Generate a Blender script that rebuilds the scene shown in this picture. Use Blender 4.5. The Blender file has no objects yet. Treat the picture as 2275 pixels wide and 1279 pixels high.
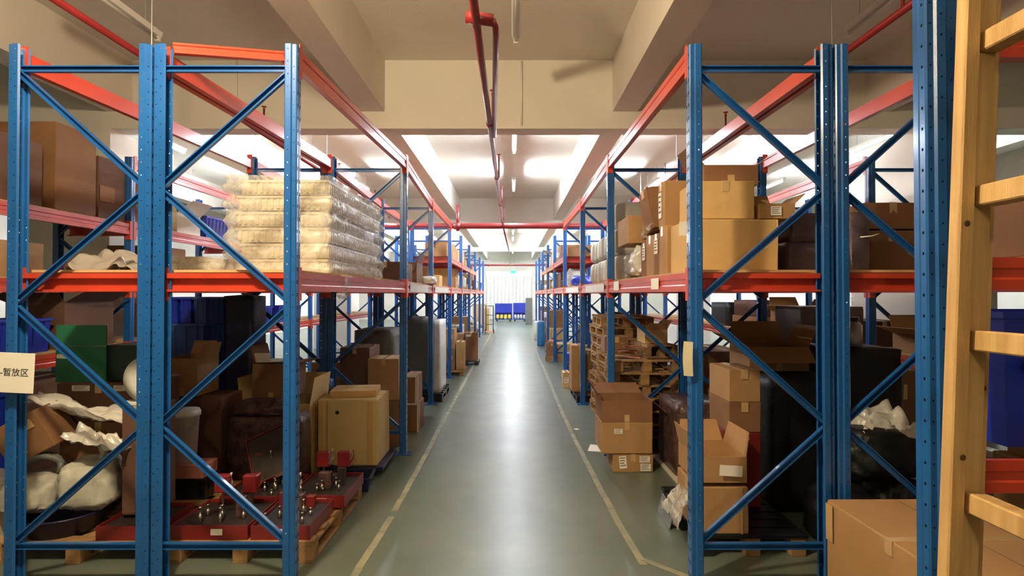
import bpy, bmesh, math, random
from mathutils import Vector, Matrix, noise
R = random.Random(7)
S = bpy.context.scene
C = S.collection
PI = math.pi
# ------------------------------------------------------------------ camera
EYE = 1.72; F_PX = 1200.0; HX = 1138.0; HY = 653.0
cd = bpy.data.cameras.new('camera'); cam = bpy.data.objects.new('camera', cd); C.objects.link(cam)
cd.sensor_width = 36.0; cd.lens = F_PX/2275*36.0; cd.clip_start = 0.02; cd.clip_end = 200
cam.location = (0, 0, EYE)
cam.rotation_euler = (PI/2 + math.atan((HY-639.5)/F_PX), 0, 0)
S.camera = cam
# ------------------------------------------------------------------ world, exposure
S.view_settings.view_transform = 'Standard'; S.view_settings.look = 'None'
S.view_settings.gamma = 1.0; S.view_settings.use_curve_mapping = False
S.view_settings.exposure = 1.6
w = bpy.data.worlds.new('world'); S.world = w; w.use_nodes = True
w.node_tree.nodes['Background'].inputs[0].default_value = (0.55, 0.6, 0.7, 1)
w.node_tree.nodes['Background'].inputs[1].default_value = 0.1
TUBE_E = 235.0
def lamp(name, loc, energy, col, rad):
    l = bpy.data.lights.new(name, 'POINT'); l.energy = energy; l.color = col; l.shadow_soft_size = rad
    o = bpy.data.objects.new(name, l); o.location = loc; C.objects.link(o); return o
WARM = (1.0, 0.79, 0.50)
WARM_FILLS = [((-1.5, 1.5, 3.85), 165), ((0.6, -2.8, 2.6), 42)]  # added fills out of view, standing in for the warm near light
for i, (l, e) in enumerate(WARM_FILLS): lamp('warm_fill', l, e, WARM, 0.12)
# ------------------------------------------------------------------ materials
MATS = {}
def lin(c):
    return tuple(((v/255)/12.92 if v/255 <= 0.04045 else ((v/255+0.055)/1.055)**2.4) for v in c)
def mat(name, rgb, rough=0.6, metal=0.0, var=0.12, scale=6.0, bump=0.0, bscale=60.0, emit=0.0, stretch=None, coat=0.0, rgb2=None, alpha=1.0, trans=0.0):
    m = bpy.data.materials.new(name); m.use_nodes = True
    nt = m.node_tree; b = nt.nodes['Principled BSDF']
    b.inputs['Roughness'].default_value = rough; b.inputs['Metallic'].default_value = metal
    if coat: b.inputs['Coat Weight'].default_value = coat; b.inputs['Coat Roughness'].default_value = 0.15
    tc = nt.nodes.new('ShaderNodeTexCoord'); mp = nt.nodes.new('ShaderNodeMapping')
    nt.links.new(tc.outputs['Object'], mp.inputs[0])
    if stretch: mp.inputs['Scale'].default_value = stretch
    n = nt.nodes.new('ShaderNodeTexNoise'); n.inputs['Scale'].default_value = scale; n.inputs['Detail'].default_value = 5
    nt.links.new(mp.outputs[0], n.inputs['Vector'])
    r = nt.nodes.new('ShaderNodeValToRGB'); c1 = lin(rgb); c2 = lin(rgb2) if rgb2 else tuple(v*(1-var) for v in c1)
    if not rgb2: c1 = tuple(min(1, v*(1+var*0.6)) for v in c1)
    r.color_ramp.elements[0].position = 0.32; r.color_ramp.elements[1].position = 0.68
    r.color_ramp.elements[0].color = (*c2, 1); r.color_ramp.elements[1].color = (*c1, 1)
    nt.links.new(n.outputs[0], r.inputs[0]); nt.links.new(r.outputs[0], b.inputs['Base Color'])
    if bump:
        n2 = nt.nodes.new('ShaderNodeTexNoise'); n2.inputs['Scale'].default_value = bscale; n2.inputs['Detail'].default_value = 3
        nt.links.new(mp.outputs[0], n2.inputs['Vector'])
        bp = nt.nodes.new('ShaderNodeBump'); bp.inputs['Strength'].default_value = bump; bp.inputs['Distance'].default_value = 0.01
        nt.links.new(n2.outputs[0], bp.inputs['Height']); nt.links.new(bp.outputs[0], b.inputs['Normal'])
    if emit:
        nt.links.new(r.outputs[0], b.inputs['Emission Color']); b.inputs['Emission Strength'].default_value = emit
    if alpha < 1: b.inputs['Alpha'].default_value = alpha
    if trans: b.inputs['Transmission Weight'].default_value = trans
    MATS[name] = m; return m
mat('blue_steel', (26, 90, 160), 0.30, 0.0, 0.18, 3, 0.05, 200, coat=0.5)
mat('red_steel', (196, 66, 44), 0.34, 0.0, 0.15, 3, 0.05, 150, coat=0.4)
mat('dark_red_steel', (120, 32, 30), 0.45, 0.0, 0.2, 3, coat=0.2)
mat('red_pipe', (136, 34, 38), 0.38, 0.0, 0.15, 4, coat=0.3)
mat('plaster', (222, 216, 204), 0.9, 0, 0.05, 1.2, 0.15, 40)
mat('plaster_wall', (214, 208, 196), 0.9, 0, 0.05, 1.2, 0.1, 40)
mat('plywood', (196, 160, 112), 0.75, 0, 0.2, 4, 0.1, 60, stretch=(1, 6, 1))
mat('carton', (170, 132, 90), 0.82, 0, 0.1, 3, 0.12, 90)
mat('carton_dark', (134, 96, 66), 0.85, 0, 0.14, 3, 0.12, 90)
mat('carton_pale', (204, 168, 112), 0.8, 0, 0.1, 3, 0.12, 90)
mat('carton_brown', (104, 74, 60), 0.85, 0, 0.14, 3, 0.12, 90)
mat('carton_white', (214, 208, 196), 0.7, 0, 0.06, 3, 0.1, 90)
mat('carton_cream', (208, 184, 128), 0.65, 0, 0.07, 2, 0.08, 60)
mat('tape', (196, 164, 116), 0.22, 0, 0.06, 8, coat=0.6)
mat('paper', (236, 232, 222), 0.7, 0, 0.03, 5)
mat('paper_cream', (226, 216, 184), 0.7, 0, 0.05, 5)
mat('ink', (28, 28, 32), 0.7, 0, 0.0, 5)
mat('pine', (196, 162, 108), 0.6, 0, 0.2, 3, 0.2, 30, stretch=(9, 9, 0.9), rgb2=(166, 130, 80))
mat('pallet_wood', (176, 138, 92), 0.85, 0, 0.3, 5, 0.3, 40, rgb2=(128, 96, 62))
mat('knot', (84, 52, 28), 0.7, 0, 0.3, 30)
mat('black_plastic', (22, 24, 26), 0.35, 0, 0.2, 5, 0.2, 30)
mat('black_bag', (18, 18, 20), 0.5, 0, 0.2, 5, 0.5, 25)
mat('navy_film', (24, 28, 66), 0.4, 0, 0.25, 5, 0.4, 20)
mat('grey_cover', (92, 94, 90), 0.55, 0, 0.12, 4, 0.4, 14)
mat('blue_plastic', (26, 48, 165), 0.38, 0, 0.12, 5, coat=0.2)
mat('blue_mesh', (44, 82, 150), 0.5, 0, 0.12, 5)
mat('light_blue', (40, 130, 205), 0.35, 0, 0.08, 5, coat=0.3)
mat('green_board', (34, 112, 82), 0.6, 0, 0.1, 6, 0.1, 80)
mat('green_dark', (40, 62, 56), 0.55, 0, 0.15, 5)
mat('white_sack', (182, 180, 168), 0.55, 0, 0.08, 4, 0.6, 16)
mat('white_film', (206, 204, 198), 0.28, 0, 0.10, 6, 0.7, 22, coat=0.4)
mat('grey_film', (150, 142, 136), 0.28, 0, 0.2, 6, 0.7, 22, coat=0.4)
mat('purple_film', (104, 90, 98), 0.3, 0, 0.2, 5, 0.6, 22, coat=0.4)
mat('dark_film', (50, 30, 32), 0.42, 0, 0.35, 14, 0.9, 40, coat=0.2, rgb2=(98, 72, 68))
mat('beige_tray', (206, 196, 172), 0.35, 0, 0.1, 12, 0.3, 30, coat=0.2)
mat('steel', (170, 166, 160), 0.28, 0.9, 0.1, 10)
mat('dark_steel', (70, 64, 62), 0.4, 0.6, 0.2, 10)
mat('zinc', (180, 182, 184), 0.4, 0.8, 0.1, 10)
mat('white_enamel', (228, 228, 222), 0.4, 0, 0.03, 5)
mat('white_plastic', (222, 220, 214), 0.35, 0, 0.05, 5)
mat('unlit_tube', (200, 200, 190), 0.25, 0, 0.03, 5, coat=0.3)
mat('orange_plastic', (220, 88, 40), 0.4, 0, 0.1, 5)
mat('pink_foam', (196, 128, 112), 0.7, 0, 0.1, 5)
mat('yellow_plastic', (222, 198, 84), 0.45, 0, 0.1, 5)
mat('rubber', (26, 26, 26), 0.7, 0, 0.1, 10)
mat('floor_tape', (158, 152, 118), 0.5, 0, 0.2, 5, rgb2=(120, 124, 108))
mat('tube_lit', (232, 240, 250), 0.4, 0, 0.0, 1, emit=TUBE_E)
mat('warm_lit', (255, 214, 160), 0.4, 0, 0.0, 1, emit=12)
mat('exit_green', (40, 220, 110), 0.4, 0, 0.0, 1, emit=1.2)
def floor_mat():
    m = bpy.data.materials.new('epoxy_floor'); m.use_nodes = True; nt = m.node_tree; b = nt.nodes['Principled BSDF']
    tc = nt.nodes.new('ShaderNodeTexCoord'); n = nt.nodes.new('ShaderNodeTexNoise'); n.inputs['Scale'].default_value = 1.3; n.inputs['Detail'].default_value = 9; n.inputs['Roughness'].default_value = 0.65
    nt.links.new(tc.outputs['Object'], n.inputs['Vector'])
    r = nt.nodes.new('ShaderNodeValToRGB'); r.color_ramp.elements[0].position = 0.3; r.color_ramp.elements[1].position = 0.7
    r.color_ramp.elements[0].color = (*lin((92, 103, 94)), 1); r.color_ramp.elements[1].color = (*lin((112, 122, 110)), 1)
    nt.links.new(n.outputs[0], r.inputs[0])
    # scattered dark scuffs, dust
    n3 = nt.nodes.new('ShaderNodeTexNoise'); n3.inputs['Scale'].default_value = 16; n3.inputs['Detail'].default_value = 6
    nt.links.new(tc.outputs['Object'], n3.inputs['Vector'])
    mx = nt.nodes.new('ShaderNodeMixRGB'); mx.blend_type = 'MULTIPLY'; mx.inputs[0].default_value = 0.10
    nt.links.new(r.outputs[0], mx.inputs[1]); nt.links.new(n3.outputs[0], mx.inputs[2])
    nt.links.new(mx.outputs[0], b.inputs['Base Color'])
    n2 = nt.nodes.new('ShaderNodeTexNoise'); n2.inputs['Scale'].default_value = 3.2; n2.inputs['Detail'].default_value = 6
    nt.links.new(tc.outputs['Object'], n2.inputs['Vector'])
    mr = nt.nodes.new('ShaderNodeMapRange'); mr.inputs[1].default_value = 0.3; mr.inputs[2].default_value = 0.7; mr.inputs[3].default_value = 0.30; mr.inputs[4].default_value = 0.36
    nt.links.new(n2.outputs[0], mr.inputs[0]); nt.links.new(mr.outputs[0], b.inputs['Roughness'])
    bp = nt.nodes.new('ShaderNodeBump'); bp.inputs['Strength'].default_value = 0.03; bp.inputs['Distance'].default_value = 0.01
    nt.links.new(n2.outputs[0], bp.inputs['Height']); nt.links.new(bp.outputs[0], b.inputs['Normal'])
    b.inputs['Coat Weight'].default_value = 0.2; b.inputs['Coat Roughness'].default_value = 0.3
    MATS['epoxy_floor'] = m
floor_mat()
def film_mat(name, tint, a):
    m = bpy.data.materials.new(name); m.use_nodes = True; nt = m.node_tree; nt.nodes.remove(nt.nodes['Principled BSDF'])
    out = nt.nodes['Material Output']; tr = nt.nodes.new('ShaderNodeBsdfTransparent'); gl = nt.nodes.new('ShaderNodeBsdfPrincipled')
    gl.inputs['Base Color'].default_value = (*lin(tint), 1); gl.inputs['Roughness'].default_value = 0.16
    mx = nt.nodes.new('ShaderNodeMixShader')
    tc = nt.nodes.new('ShaderNodeTexCoord'); n = nt.nodes.new('ShaderNodeTexNoise'); n.inputs['Scale'].default_value = 7; n.inputs['Detail'].default_value = 6; n.inputs['Distortion'].default_value = 1.5
    nt.links.new(tc.outputs['Object'], n.inputs['Vector'])
    mr = nt.nodes.new('ShaderNodeMapRange'); mr.inputs[1].default_value = 0.35; mr.inputs[2].default_value = 0.75; mr.inputs[3].default_value = a*0.5; mr.inputs[4].default_value = min(1, a*1.8)
    nt.links.new(n.outputs[0], mr.inputs[0]); nt.links.new(mr.outputs[0], mx.inputs[0])
    bp = nt.nodes.new('ShaderNodeBump'); bp.inputs['Strength'].default_value = 0.9; bp.inputs['Distance'].default_value = 0.02
    nt.links.new(n.outputs[0], bp.inputs['Height']); nt.links.new(bp.outputs[0], gl.inputs['Normal'])
    nt.links.new(tr.outputs[0], mx.inputs[1]); nt.links.new(gl.outputs[0], mx.inputs[2]); nt.links.new(mx.outputs[0], out.inputs[0])
    MATS[name] = m
film_mat('clear_film', (225, 222, 214), 0.38)
film_mat('clear_film_grey', (170, 165, 165), 0.45)
# ------------------------------------------------------------------ helpers
class MB:
    """collects geometry of one mesh; several material slots"""
    def __init__(s): s.v = []; s.f = []; s.m = []; s.slots = []
    def slot(s, m):
        if m not in s.slots: s.slots.append(m)
        return s.slots.index(m)
    def add(s, vs, fs, m, M=None):
        k = len(s.v); i = s.slot(m)
        s.v += [tuple((M @ Vector(v)) if M is not None else v) for v in vs]
        for f in fs: s.f.append([a+k for a in f]); s.m.append(i)
        return s
    def box(s, x0, x1, y0, y1, z0, z1, m, M=None, jit=0.0, rnd=None):
        vs = [(x, y, z) for z in (z0, z1) for y in (y0, y1) for x in (x0, x1)]
        if jit: vs = [(x+rnd.uniform(-jit, jit), y+rnd.uniform(-jit, jit), z+(rnd.uniform(-jit, jit) if i > 3 else 0)) for i, (x, y, z) in enumerate(vs)]
        return s.add(vs, [(0, 2, 3, 1), (4, 5, 7, 6), (0, 1, 5, 4), (2, 6, 7, 3), (0, 4, 6, 2), (1, 3, 7, 5)], m, M)
    def cbox(s, x0, x1, y0, y1, z0, z1, b, m, M=None):
        """box with chamfered edges"""
        vs = []; idx = {}
        X = (x0, x1); Y = (y0, y1); Z = (z0, z1); d = (b, -b)
        for k in range(2):
            for j in range(2):
                for i in range(2):
                    for a in range(3):
                        p = [X[i]+d[i]*(a != 0), Y[j]+d[j]*(a != 1), Z[k]+d[k]*(a != 2)]
                        idx[(i, j, k, a)] = len(vs); vs.append(tuple(p))
        I = idx; fs = []
        for s_ in (0, 1):
            q = [(s_, 0, 0, 0), (s_, 1, 0, 0), (s_, 1, 1, 0), (s_, 0, 1, 0)]; fs.append([I[t] for t in (q if s_ else q[::-1])])
            q = [(0, s_, 0, 1), (0, s_, 1, 1), (1, s_, 1, 1), (1, s_, 0, 1)]; fs.append([I[t] for t in (q if s_ else q[::-1])])
            q = [(0, 0, s_, 2), (1, 0, s_, 2), (1, 1, s_, 2), (0, 1, s_, 2)]; fs.append([I[t] for t in (q if s_ else q[::-1])])
        for p in (0, 1):
            for q in (0, 1):
                fs.append([I[(p, q, 0, 0)], I[(p, q, 1, 0)], I[(p, q, 1, 1)], I[(p, q, 0, 1)]])
                fs.append([I[(p, 0, q, 0)], I[(p, 1, q, 0)], I[(p, 1, q, 2)], I[(p, 0, q, 2)]])
                fs.append([I[(0, p, q, 1)], I[(1, p, q, 1)], I[(1, p, q, 2)], I[(0, p, q, 2)]])
        for k in range(2):
            for j in range(2):
                for i in range(2): fs.append([I[(i, j, k, a)] for a in range(3)])
        return s.add(vs, fs, m, M)
    def tube(s, pts, r, m, n=10, cap=True, M=None):
        pts = [Vector(p) for p in pts]; rr = r if isinstance(r, (list, tuple)) else [r]*len(pts)
        vs = []; fs = []
        t0 = (pts[1]-pts[0]).normalized(); up = Vector((0, 0, 1)) if abs(t0.z) < 0.9 else Vector((1, 0, 0))
        for i, p in enumerate(pts):
            t = (pts[min(i+1, len(pts)-1)]-pts[max(i-1, 0)])
            t = t.normalized() if t.length > 1e-9 else t0
            a = t.cross(up)
            if a.length < 1e-5: a = t.cross(Vector((0, 1, 0)))
            a.normalize(); b = t.cross(a)
            for k in range(n):
                an = 2*PI*k/n; vs.append(tuple(p + (a*math.cos(an)+b*math.sin(an))*rr[i]))
        for i in range(len(pts)-1):
            for k in range(n): fs.append((i*n+k, i*n+(k+1) % n, (i+1)*n+(k+1) % n, (i+1)*n+k))
        if cap: fs.append(tuple(range(n))[::-1]); fs.append(tuple((len(pts)-1)*n+k for k in range(n)))
        return s.add(vs, fs, m, M)
    def lathe(s, prof, m, n=20, M=None):
        vs = []; fs = []
        for (r, z) in prof:
            for k in range(n): vs.append((r*math.cos(2*PI*k/n), r*math.sin(2*PI*k/n), z))
        for i in range(len(prof)-1):
            for k in range(n): fs.append((i*n+k, i*n+(k+1) % n, (i+1)*n+(k+1) % n, (i+1)*n+k))
        fs.append(tuple(range(n))[::-1]); fs.append(tuple((len(prof)-1)*n+k for k in range(n)))
        return s.add(vs, fs, m, M)
    def extr(s, prof, p0, p1, up, m):
        """extrude closed 2D profile (a,b) from p0 to p1; a along side=dir x up, b along up"""
        p0 = Vector(p0); p1 = Vector(p1); d = (p1-p0).normalized(); up = Vector(up); sd = d.cross(up).normalized(); up = sd.cross(d).normalized()
        n = len(prof); vs = [tuple(p+sd*a+up*b) for p in (p0, p1) for a, b in prof]
        fs = [(k, (k+1) % n, n+(k+1) % n, n+k) for k in range(n)] + [tuple(range(n))[::-1], tuple(range(n, 2*n))]
        return s.add(vs, fs, m)
    def mesh(s, name, smooth=False):
        me = bpy.data.meshes.new(name); me.from_pydata(s.v, [], s.f)
        for m in s.slots: me.materials.append(MATS[m])
        me.polygons.foreach_set('material_index', s.m)
        if smooth: me.polygons.foreach_set('use_smooth', [True]*len(me.polygons))
        me.update(); return me
    def obj(s, name, parent=None, smooth=False, fix=False):
        me = s.mesh(name, smooth)
        if fix:
            bm = bmesh.new(); bm.from_mesh(me); bmesh.ops.recalc_face_normals(bm, faces=bm.faces); bm.to_mesh(me); bm.free()
        return link(name, me, parent)
def link(name, me, parent=None, loc=None, rot=None):
    o = bpy.data.objects.new(name, me); C.objects.link(o)
    if parent: o.parent = parent
    if loc: o.location = loc
    if rot: o.rotation_euler = rot
    return o
def tag(o, label, cat, group=None):
    o['label'] = label; o['category'] = cat
    if group: o['group'] = group
    return o
def thing(name, label, cat, loc=(0, 0, 0), rz=0.0, group=None, rot=None):
    o = bpy.data.objects.new(name, None); C.objects.link(o); o.location = loc; o.rotation_euler = rot or (0, 0, rz)
    o.empty_display_size = 0.1
    return tag(o, label, cat, group)
def struct(name, mb, parent=None):
    o = mb.obj(name, parent)
    if not parent: o['kind'] = 'structure'
    return o
def PX(px, Y): return (px-HX)/F_PX*Y
_pt = math.atan((HY-639.5)/F_PX)
def PZ(py, Y): return EYE + Y*math.tan(_pt+math.atan((639.5-py)/F_PX))
def P(px, py, Y): return Vector((PX(px, Y), Y, PZ(py, Y)))
# ------------------------------------------------------------------ shell
XW = 10.5; Y0 = -7.0; Y1 = 36.6; CEIL = 4.72
struct('floor', MB().box(-XW, XW, Y0, Y1, -0.1, 0.0, 'epoxy_floor'))
struct('ceiling', MB().box(-XW, XW, Y0, Y1, CEIL, CEIL+0.1, 'plaster'))
struct('wall_left', MB().box(-XW-0.1, -XW, Y0, Y1, 0, CEIL, 'plaster_wall'))
struct('wall_right', MB().box(XW, XW+0.1, Y0, Y1, 0, CEIL, 'plaster_wall'))
struct('wall_back', MB().box(-XW, XW, Y0-0.1, Y0, 0, CEIL, 'plaster_wall'))
struct('wall_front', MB().box(-XW, XW, Y1, Y1+0.1, 0, CEIL, 'plaster_wall'))
n = 0
TB = [-3.1, 6.9, 16.9, 26.9]
for yb in TB:
    n += 1; struct('trim_%d' % n, MB().box(-XW, XW, yb, yb+0.28, 3.84, CEIL, 'plaster'))
LBX = [-8.27, -5.03, -1.79, 1.45, 4.69, 7.93]
yy = [Y0] + [v for yb in TB for v in (yb, yb+0.28)] + [Y1]
for lx in LBX:
    for i in range(0, len(yy), 2):
        n += 1; struct('trim_%d' % n, MB().box(lx-0.16, lx+0.16, yy[i], yy[i+1], 4.06, CEIL, 'plaster'))
for sx in (-1, 1):
    for yb in TB[1:3]:
        n += 1; a, b = 5.15, 6.2
        struct('trim_%d' % n, MB().box(min(sx*a, sx*b), max(sx*a, sx*b), yb, yb+1.3, 0, 3.839, 'plaster'))
# ------------------------------------------------------------------ lights and pipes of the hall
def tube_fixture(x, y, lit, label, group=None, L=1.25):
    t = thing('ceiling_light', label, 'light', (x, y, 4.32), 0, group)
    b = MB(); b.extr([(-0.03, -0.02), (-0.045, 0.03), (0.045, 0.03), (0.03, -0.02)], (0, -L/2, 0.03), (0, L/2, 0.03), (0, 0, 1), 'white_enamel'); b.obj('fixture_body', t, fix=True)
    MB().tube([(0, -L/2+0.02, -0.012), (0, L/2-0.02, -0.012)], 0.017, 'tube_lit' if lit else 'unlit_tube', 10).obj('tube', t, True)
    for s_ in (-1, 1):
        MB().cbox(-0.022, 0.022, s_*(L/2-0.02)-0.02, s_*(L/2-0.02)+0.02, -0.036, 0.02, 0.004, 'white_enamel').obj('lamp_holder', t)
        MB().tube([(0, s_*(L/2-0.2), 0.06), (0, s_*(L/2-0.2), CEIL-4.32)], 0.004, 'zinc', 6).obj('hanger_rod', t)
    return t
ROWS = [(-6.0, 'outer left row'), (-3.6, 'row over the left racks'), (0.04, 'row over the aisle'), (3.35, 'row over the right racks'), (6.2, 'outer right row')]
tube_fixture(0.04, 4.85, False, 'unlit tube light on the near ceiling over the aisle', L=1.35)
tube_fixture(-3.6, 4.85, False, 'unlit tube light on the near ceiling at the left')
tube_fixture(3.35, 4.75, False, 'unlit tube light on the near ceiling at the right')
for rx, rn in ROWS:
    for i, ry in enumerate([9.25, 12.9, 18.6, 22.6, 26.0-0.0 if False else 25.4, 29.4, 33.4]):
        if rx == 0.04 and i < 2: lb = ['nearest lit tube light over the aisle', 'second lit tube light over the aisle'][i]; g = None
        elif i == 0: lb = 'lit tube light nearest the camera in the %s' % rn; g = None
        else: lb = '%s lit tube light counted from the camera in the %s' % (['first', 'second', 'third', 'fourth', 'fifth', 'sixth', 'seventh'][i], rn); g = None
        tube_fixture(rx, ry, True, lb, g)
# pipes
def pipe_thing(name, label, parts, cat='pipe'):
    t = thing(name, label, cat)
    for nm, pts, r, m in parts: MB().tube(pts, r, m, 12).obj(nm, t, True)
    return t
ZP = 3.36
xa = -0.215
def sprinkler_head(mb_t, x, y, z, h, up=True):
    s = 1 if up else -1
    MB().tube([(x, y, z), (x, y, z+s*h)], 0.012, 'red_pipe', 8).obj('sprinkler_drop', mb_t, True)
    MB().lathe([(0.012, 0), (0.016, 0.02), (0.006, 0.035), (0.03, 0.045), (0.03, 0.05)], 'red_pipe', 12, Matrix.Translation((x, y, z+s*h)) @ Matrix.Scale(s, 4, (0, 0, 1))).obj('sprinkler_head', mb_t, True)
t = thing('sprinkler_pipe', 'thin red sprinkler pipe running along over the middle of the aisle', 'pipe', (0, 0, 0))
MB().tube([(xa, -3, ZP), (xa, 12.9, ZP)], 0.026, 'red_pipe', 12).obj('pipe', t, True)
MB().tube([(xa, 13.1, ZP), (-0.12, 20, ZP), (-0.12, 30.94, ZP)], 0.02, 'red_pipe', 12).obj('pipe', t, True)
MB().tube([(xa-0.06, 3.22, ZP+0.02), (xa+0.1, 3.22, ZP)], 0.036, 'red_pipe', 12).obj('tee_fitting', t, True)
MB().tube([(xa+0.1, 3.22, ZP), (xa+0.115, 3.26, ZP-0.02), (xa+0.115, 3.34, ZP-0.04), (xa+0.03, 5.6, ZP-0.0)], 0.02, 'red_pipe', 10).obj('branch_pipe', t, True)
for y in (5.2, 7.6, 9.9, 12.2): 
    sprinkler_head(t, xa+0.03, y, ZP, 0.28)
    MB().lathe([(0.034, -0.03), (0.034, 0.03)], 'red_pipe', 12, Matrix.Translation((xa, y, ZP)) @ Matrix.Rotation(PI/2, 4, 'X')).obj('coupling', t, True)
def cross_pipe(y, z, r, x0, x1, label):
    t = thing('sprinkler_main', label, 'pipe', (0, y, z))
    MB().tube([(x0, 0, 0), (x1, 0, 0)], r, 'red_pipe', 14).obj('pipe', t, True)
    for x in (-1.32, 2.2, -4.9):
        MB().lathe([(r*1.25, -0.07), (r*1.25, 0.07)], 'red_pipe', 14, Matrix.Translation((x, 0, 0)) @ Matrix.Rotation(PI/2, 4, 'Y')).obj('coupling', t, True)
    for x in (x0+0.8, 3.1):
        MB().tube([(x, 0, r), (x, 0, CEIL-z)], 0.008, 'zinc', 6).obj('hanger_rod', t)
    return t
m = cross_pipe(13.0, ZP-0.0, 0.07, -8.5, 8.5, 'thick red main pipe crossing the aisle overhead')
MB().tube([(-1.31, 0, -0.12), (-1.31, 0, 0.52)], 0.035, 'red_pipe', 12).obj('riser_pipe', m, True)
m = cross_pipe(31.0, ZP+0.02, 0.05, -8.5, 8.5, 'farther red pipe crossing the aisle near the end wall')
# side sprinkler pipes along the racks
for (x, z, lab, ys) in [(-2.95, 3.62, 'red sprinkler pipe running above the left racks', (3.45, 6.4, 9.2, 11.6)),
                        (2.62, 3.62, 'red sprinkler pipe running above the right racks', (3.6, 6.6, 9.2, 11.6)),
                        ]:
    t = thing('sprinkler_pipe', lab, 'pipe')
    MB().tube([(x, -2, z), (x, 12.9, z), (x, 13.0, z-0.05)], 0.026, 'red_pipe', 12).obj('pipe', t, True)
    for y in ys: sprinkler_head(t, x, y, z, 0.28)
    for y in (4.4, 8.6): MB().tube([(x, y, z), (x, y, CEIL)], 0.006, 'zinc', 6).obj('hanger_rod', t)
# conduit on the beam face
for (x, z0, lab) in [(0.12, 3.3, 'thin pale conduit dropping down the beam face over the aisle'), (-3.52, 3.3, 'thin pale conduit dropping down the beam face at the left')]:
    o = MB().tube([(x, 6.87, CEIL-0.02), (x, 6.87, 3.88)], 0.011, 'white_enamel', 8).obj('conduit', None, True); tag(o, lab, 'conduit')
# floor lane tape
def tape_line(pts, wd, label):
    mb = MB(); 
    for i in range(len(pts)-1):
        (xa_, ya), (xb, yb) = pts[i], pts[i+1]; n_ = max(1, int((yb-ya)/0.25)); 
        for k in range(n_):
            u0 = k/n_; u1 = (k+1)/n_-0.004; d = Vector((yb-ya, -(xb-xa_))).normalized()*wd/2; jx = R.uniform(-0.004, 0.004)
            a = (xa_+(xb-xa_)*u0+jx, ya+(yb-ya)*u0); b = (xa_+(xb-xa_)*u1+jx, ya+(yb-ya)*u1)
            mb.add([(a[0]-d.x, a[1]-d.y, 0), (a[0]+d.x, a[1]+d.y, 0), (b[0]+d.x, b[1]+d.y, 0), (b[0]-d.x, b[1]-d.y, 0),
                    (a[0]-d.x, a[1]-d.y, .002), (a[0]+d.x, a[1]+d.y, .002), (b[0]+d.x, b[1]+d.y, .002), (b[0]-d.x, b[1]-d.y, .002)],
                   [(3, 2, 1, 0), (4, 5, 6, 7), (0, 1, 5, 4), (1, 2, 6, 5), (2, 3, 7, 6), (3, 0, 4, 7)], 'floor_tape')
    return tag(mb.obj('floor_marking'), label, 'floor tape')
tape_line([(-1.0, 2.6), (-0.96, 3.4), (-0.93, 4.2)], 0.05, 'worn yellow floor line at the near left of the aisle')
tape_line([(-0.93, 4.3), (-0.92, 5.6), (-0.93, 7.2), (-0.93, 24)], 0.05, 'long worn pale floor line along the left side of the aisle')
tape_line([(0.84, 3.45), (0.80, 4.1), (0.76, 5.6), (0.73, 7.5), (0.74, 24)], 0.05, 'long worn pale floor line along the right side of the aisle')
o = tape_line([(0.0, 0.0), (0.0, 0.42)], 0.045, 'short yellow floor tape branching off beside the right post'); o.location = (0.85, 3.52, 0.0015); o.rotation_euler = (0, 0, -2.35)
# ------------------------------------------------------------------ pallet racks
def seg_strip(mb, p0, p1, z0, z1, holes, pitch, hz, m, off=0.0):
    """vertical strip from plan point p0 to p1; holes = list of (u_center, half_width) 0..1 in metres along"""
    p0 = Vector(p0); p1 = Vector(p1); L = (p1-p0).length; d = (p1-p0)/L
    cuts = [0.0]; hol = []
    for (c, h) in sorted(holes): cuts += [c-h, c+h]; hol.append((c-h, c+h))
    cuts.append(L)
    for i in range(len(cuts)-1):
        a, b = cuts[i], cuts[i+1]; A = p0+d*a; B = p0+d*b
        if (a, b) in hol:
            z = z0; k = 0
            zc = z0+0.06+off
            while zc+hz < z1-0.01:
                if zc-hz > z: mb.add([(A.x, A.y, z), (B.x, B.y, z), (B.x, B.y, zc-hz), (A.x, A.y, zc-hz)], [(0, 1, 2, 3)], m)
                z = zc+hz; zc += pitch
            mb.add([(A.x, A.y, z), (B.x, B.y, z), (B.x, B.y, z1), (A.x, A.y, z1)], [(0, 1, 2, 3)], m)
        else:
            mb.add([(A.x, A.y, z0), (B.x, B.y, z0), (B.x, B.y, z1), (A.x, A.y, z1)], [(0, 1, 2, 3)], m)
UP = {}
def upright_mesh(side, H, fine):
    """side=+1: web faces +x.  origin at web centre, floor"""
    key = (side, H, fine)
    if key in UP: return UP[key]
    mb = MB(); s = -side; m = 'blue_steel'
    prof = [(0.068, -0.026), (0.074, -0.034), (0.066, -0.043), (0.034, -0.043), (0.028, -0.034), (0.006, -0.034), (0.0, -0.028), (0.0, -0.004), (0.004, 0.0), (0.0, 0.004), (0.0, 0.028), (0.006, 0.034), (0.028, 0.034), (0.034, 0.043), (0.066, 0.043), (0.074, 0.034), (0.068, 0.026)]
    for i in range(len(prof)-1):
        a = prof[i]; b = prof[i+1]; L = math.dist(a, b); hl = []; off = 0
        if fine:
            if abs(L-0.024) < 1e-3 and (fine != 'dots' or a[1] < 0): hl = [(L/2, 0.005 if fine != 'dots' else 0.004)]
            elif abs(L-0.032) < 1e-3: hl = [(L*0.5, 0.0028)]; off = 0.03
            elif abs(L-0.022) < 1e-3: hl = [(L*0.5, 0.0024)]
        seg_strip(mb, (s*a[0], a[1], 0), (s*b[0], b[1], 0), 0.006, H, hl, 0.075, (0.005 if fine == 'dots' else 0.011) if abs(L-0.024) < 1e-3 else 0.0035, m, off)
    UP[key] = mb.mesh('upright'); return UP[key]
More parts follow.
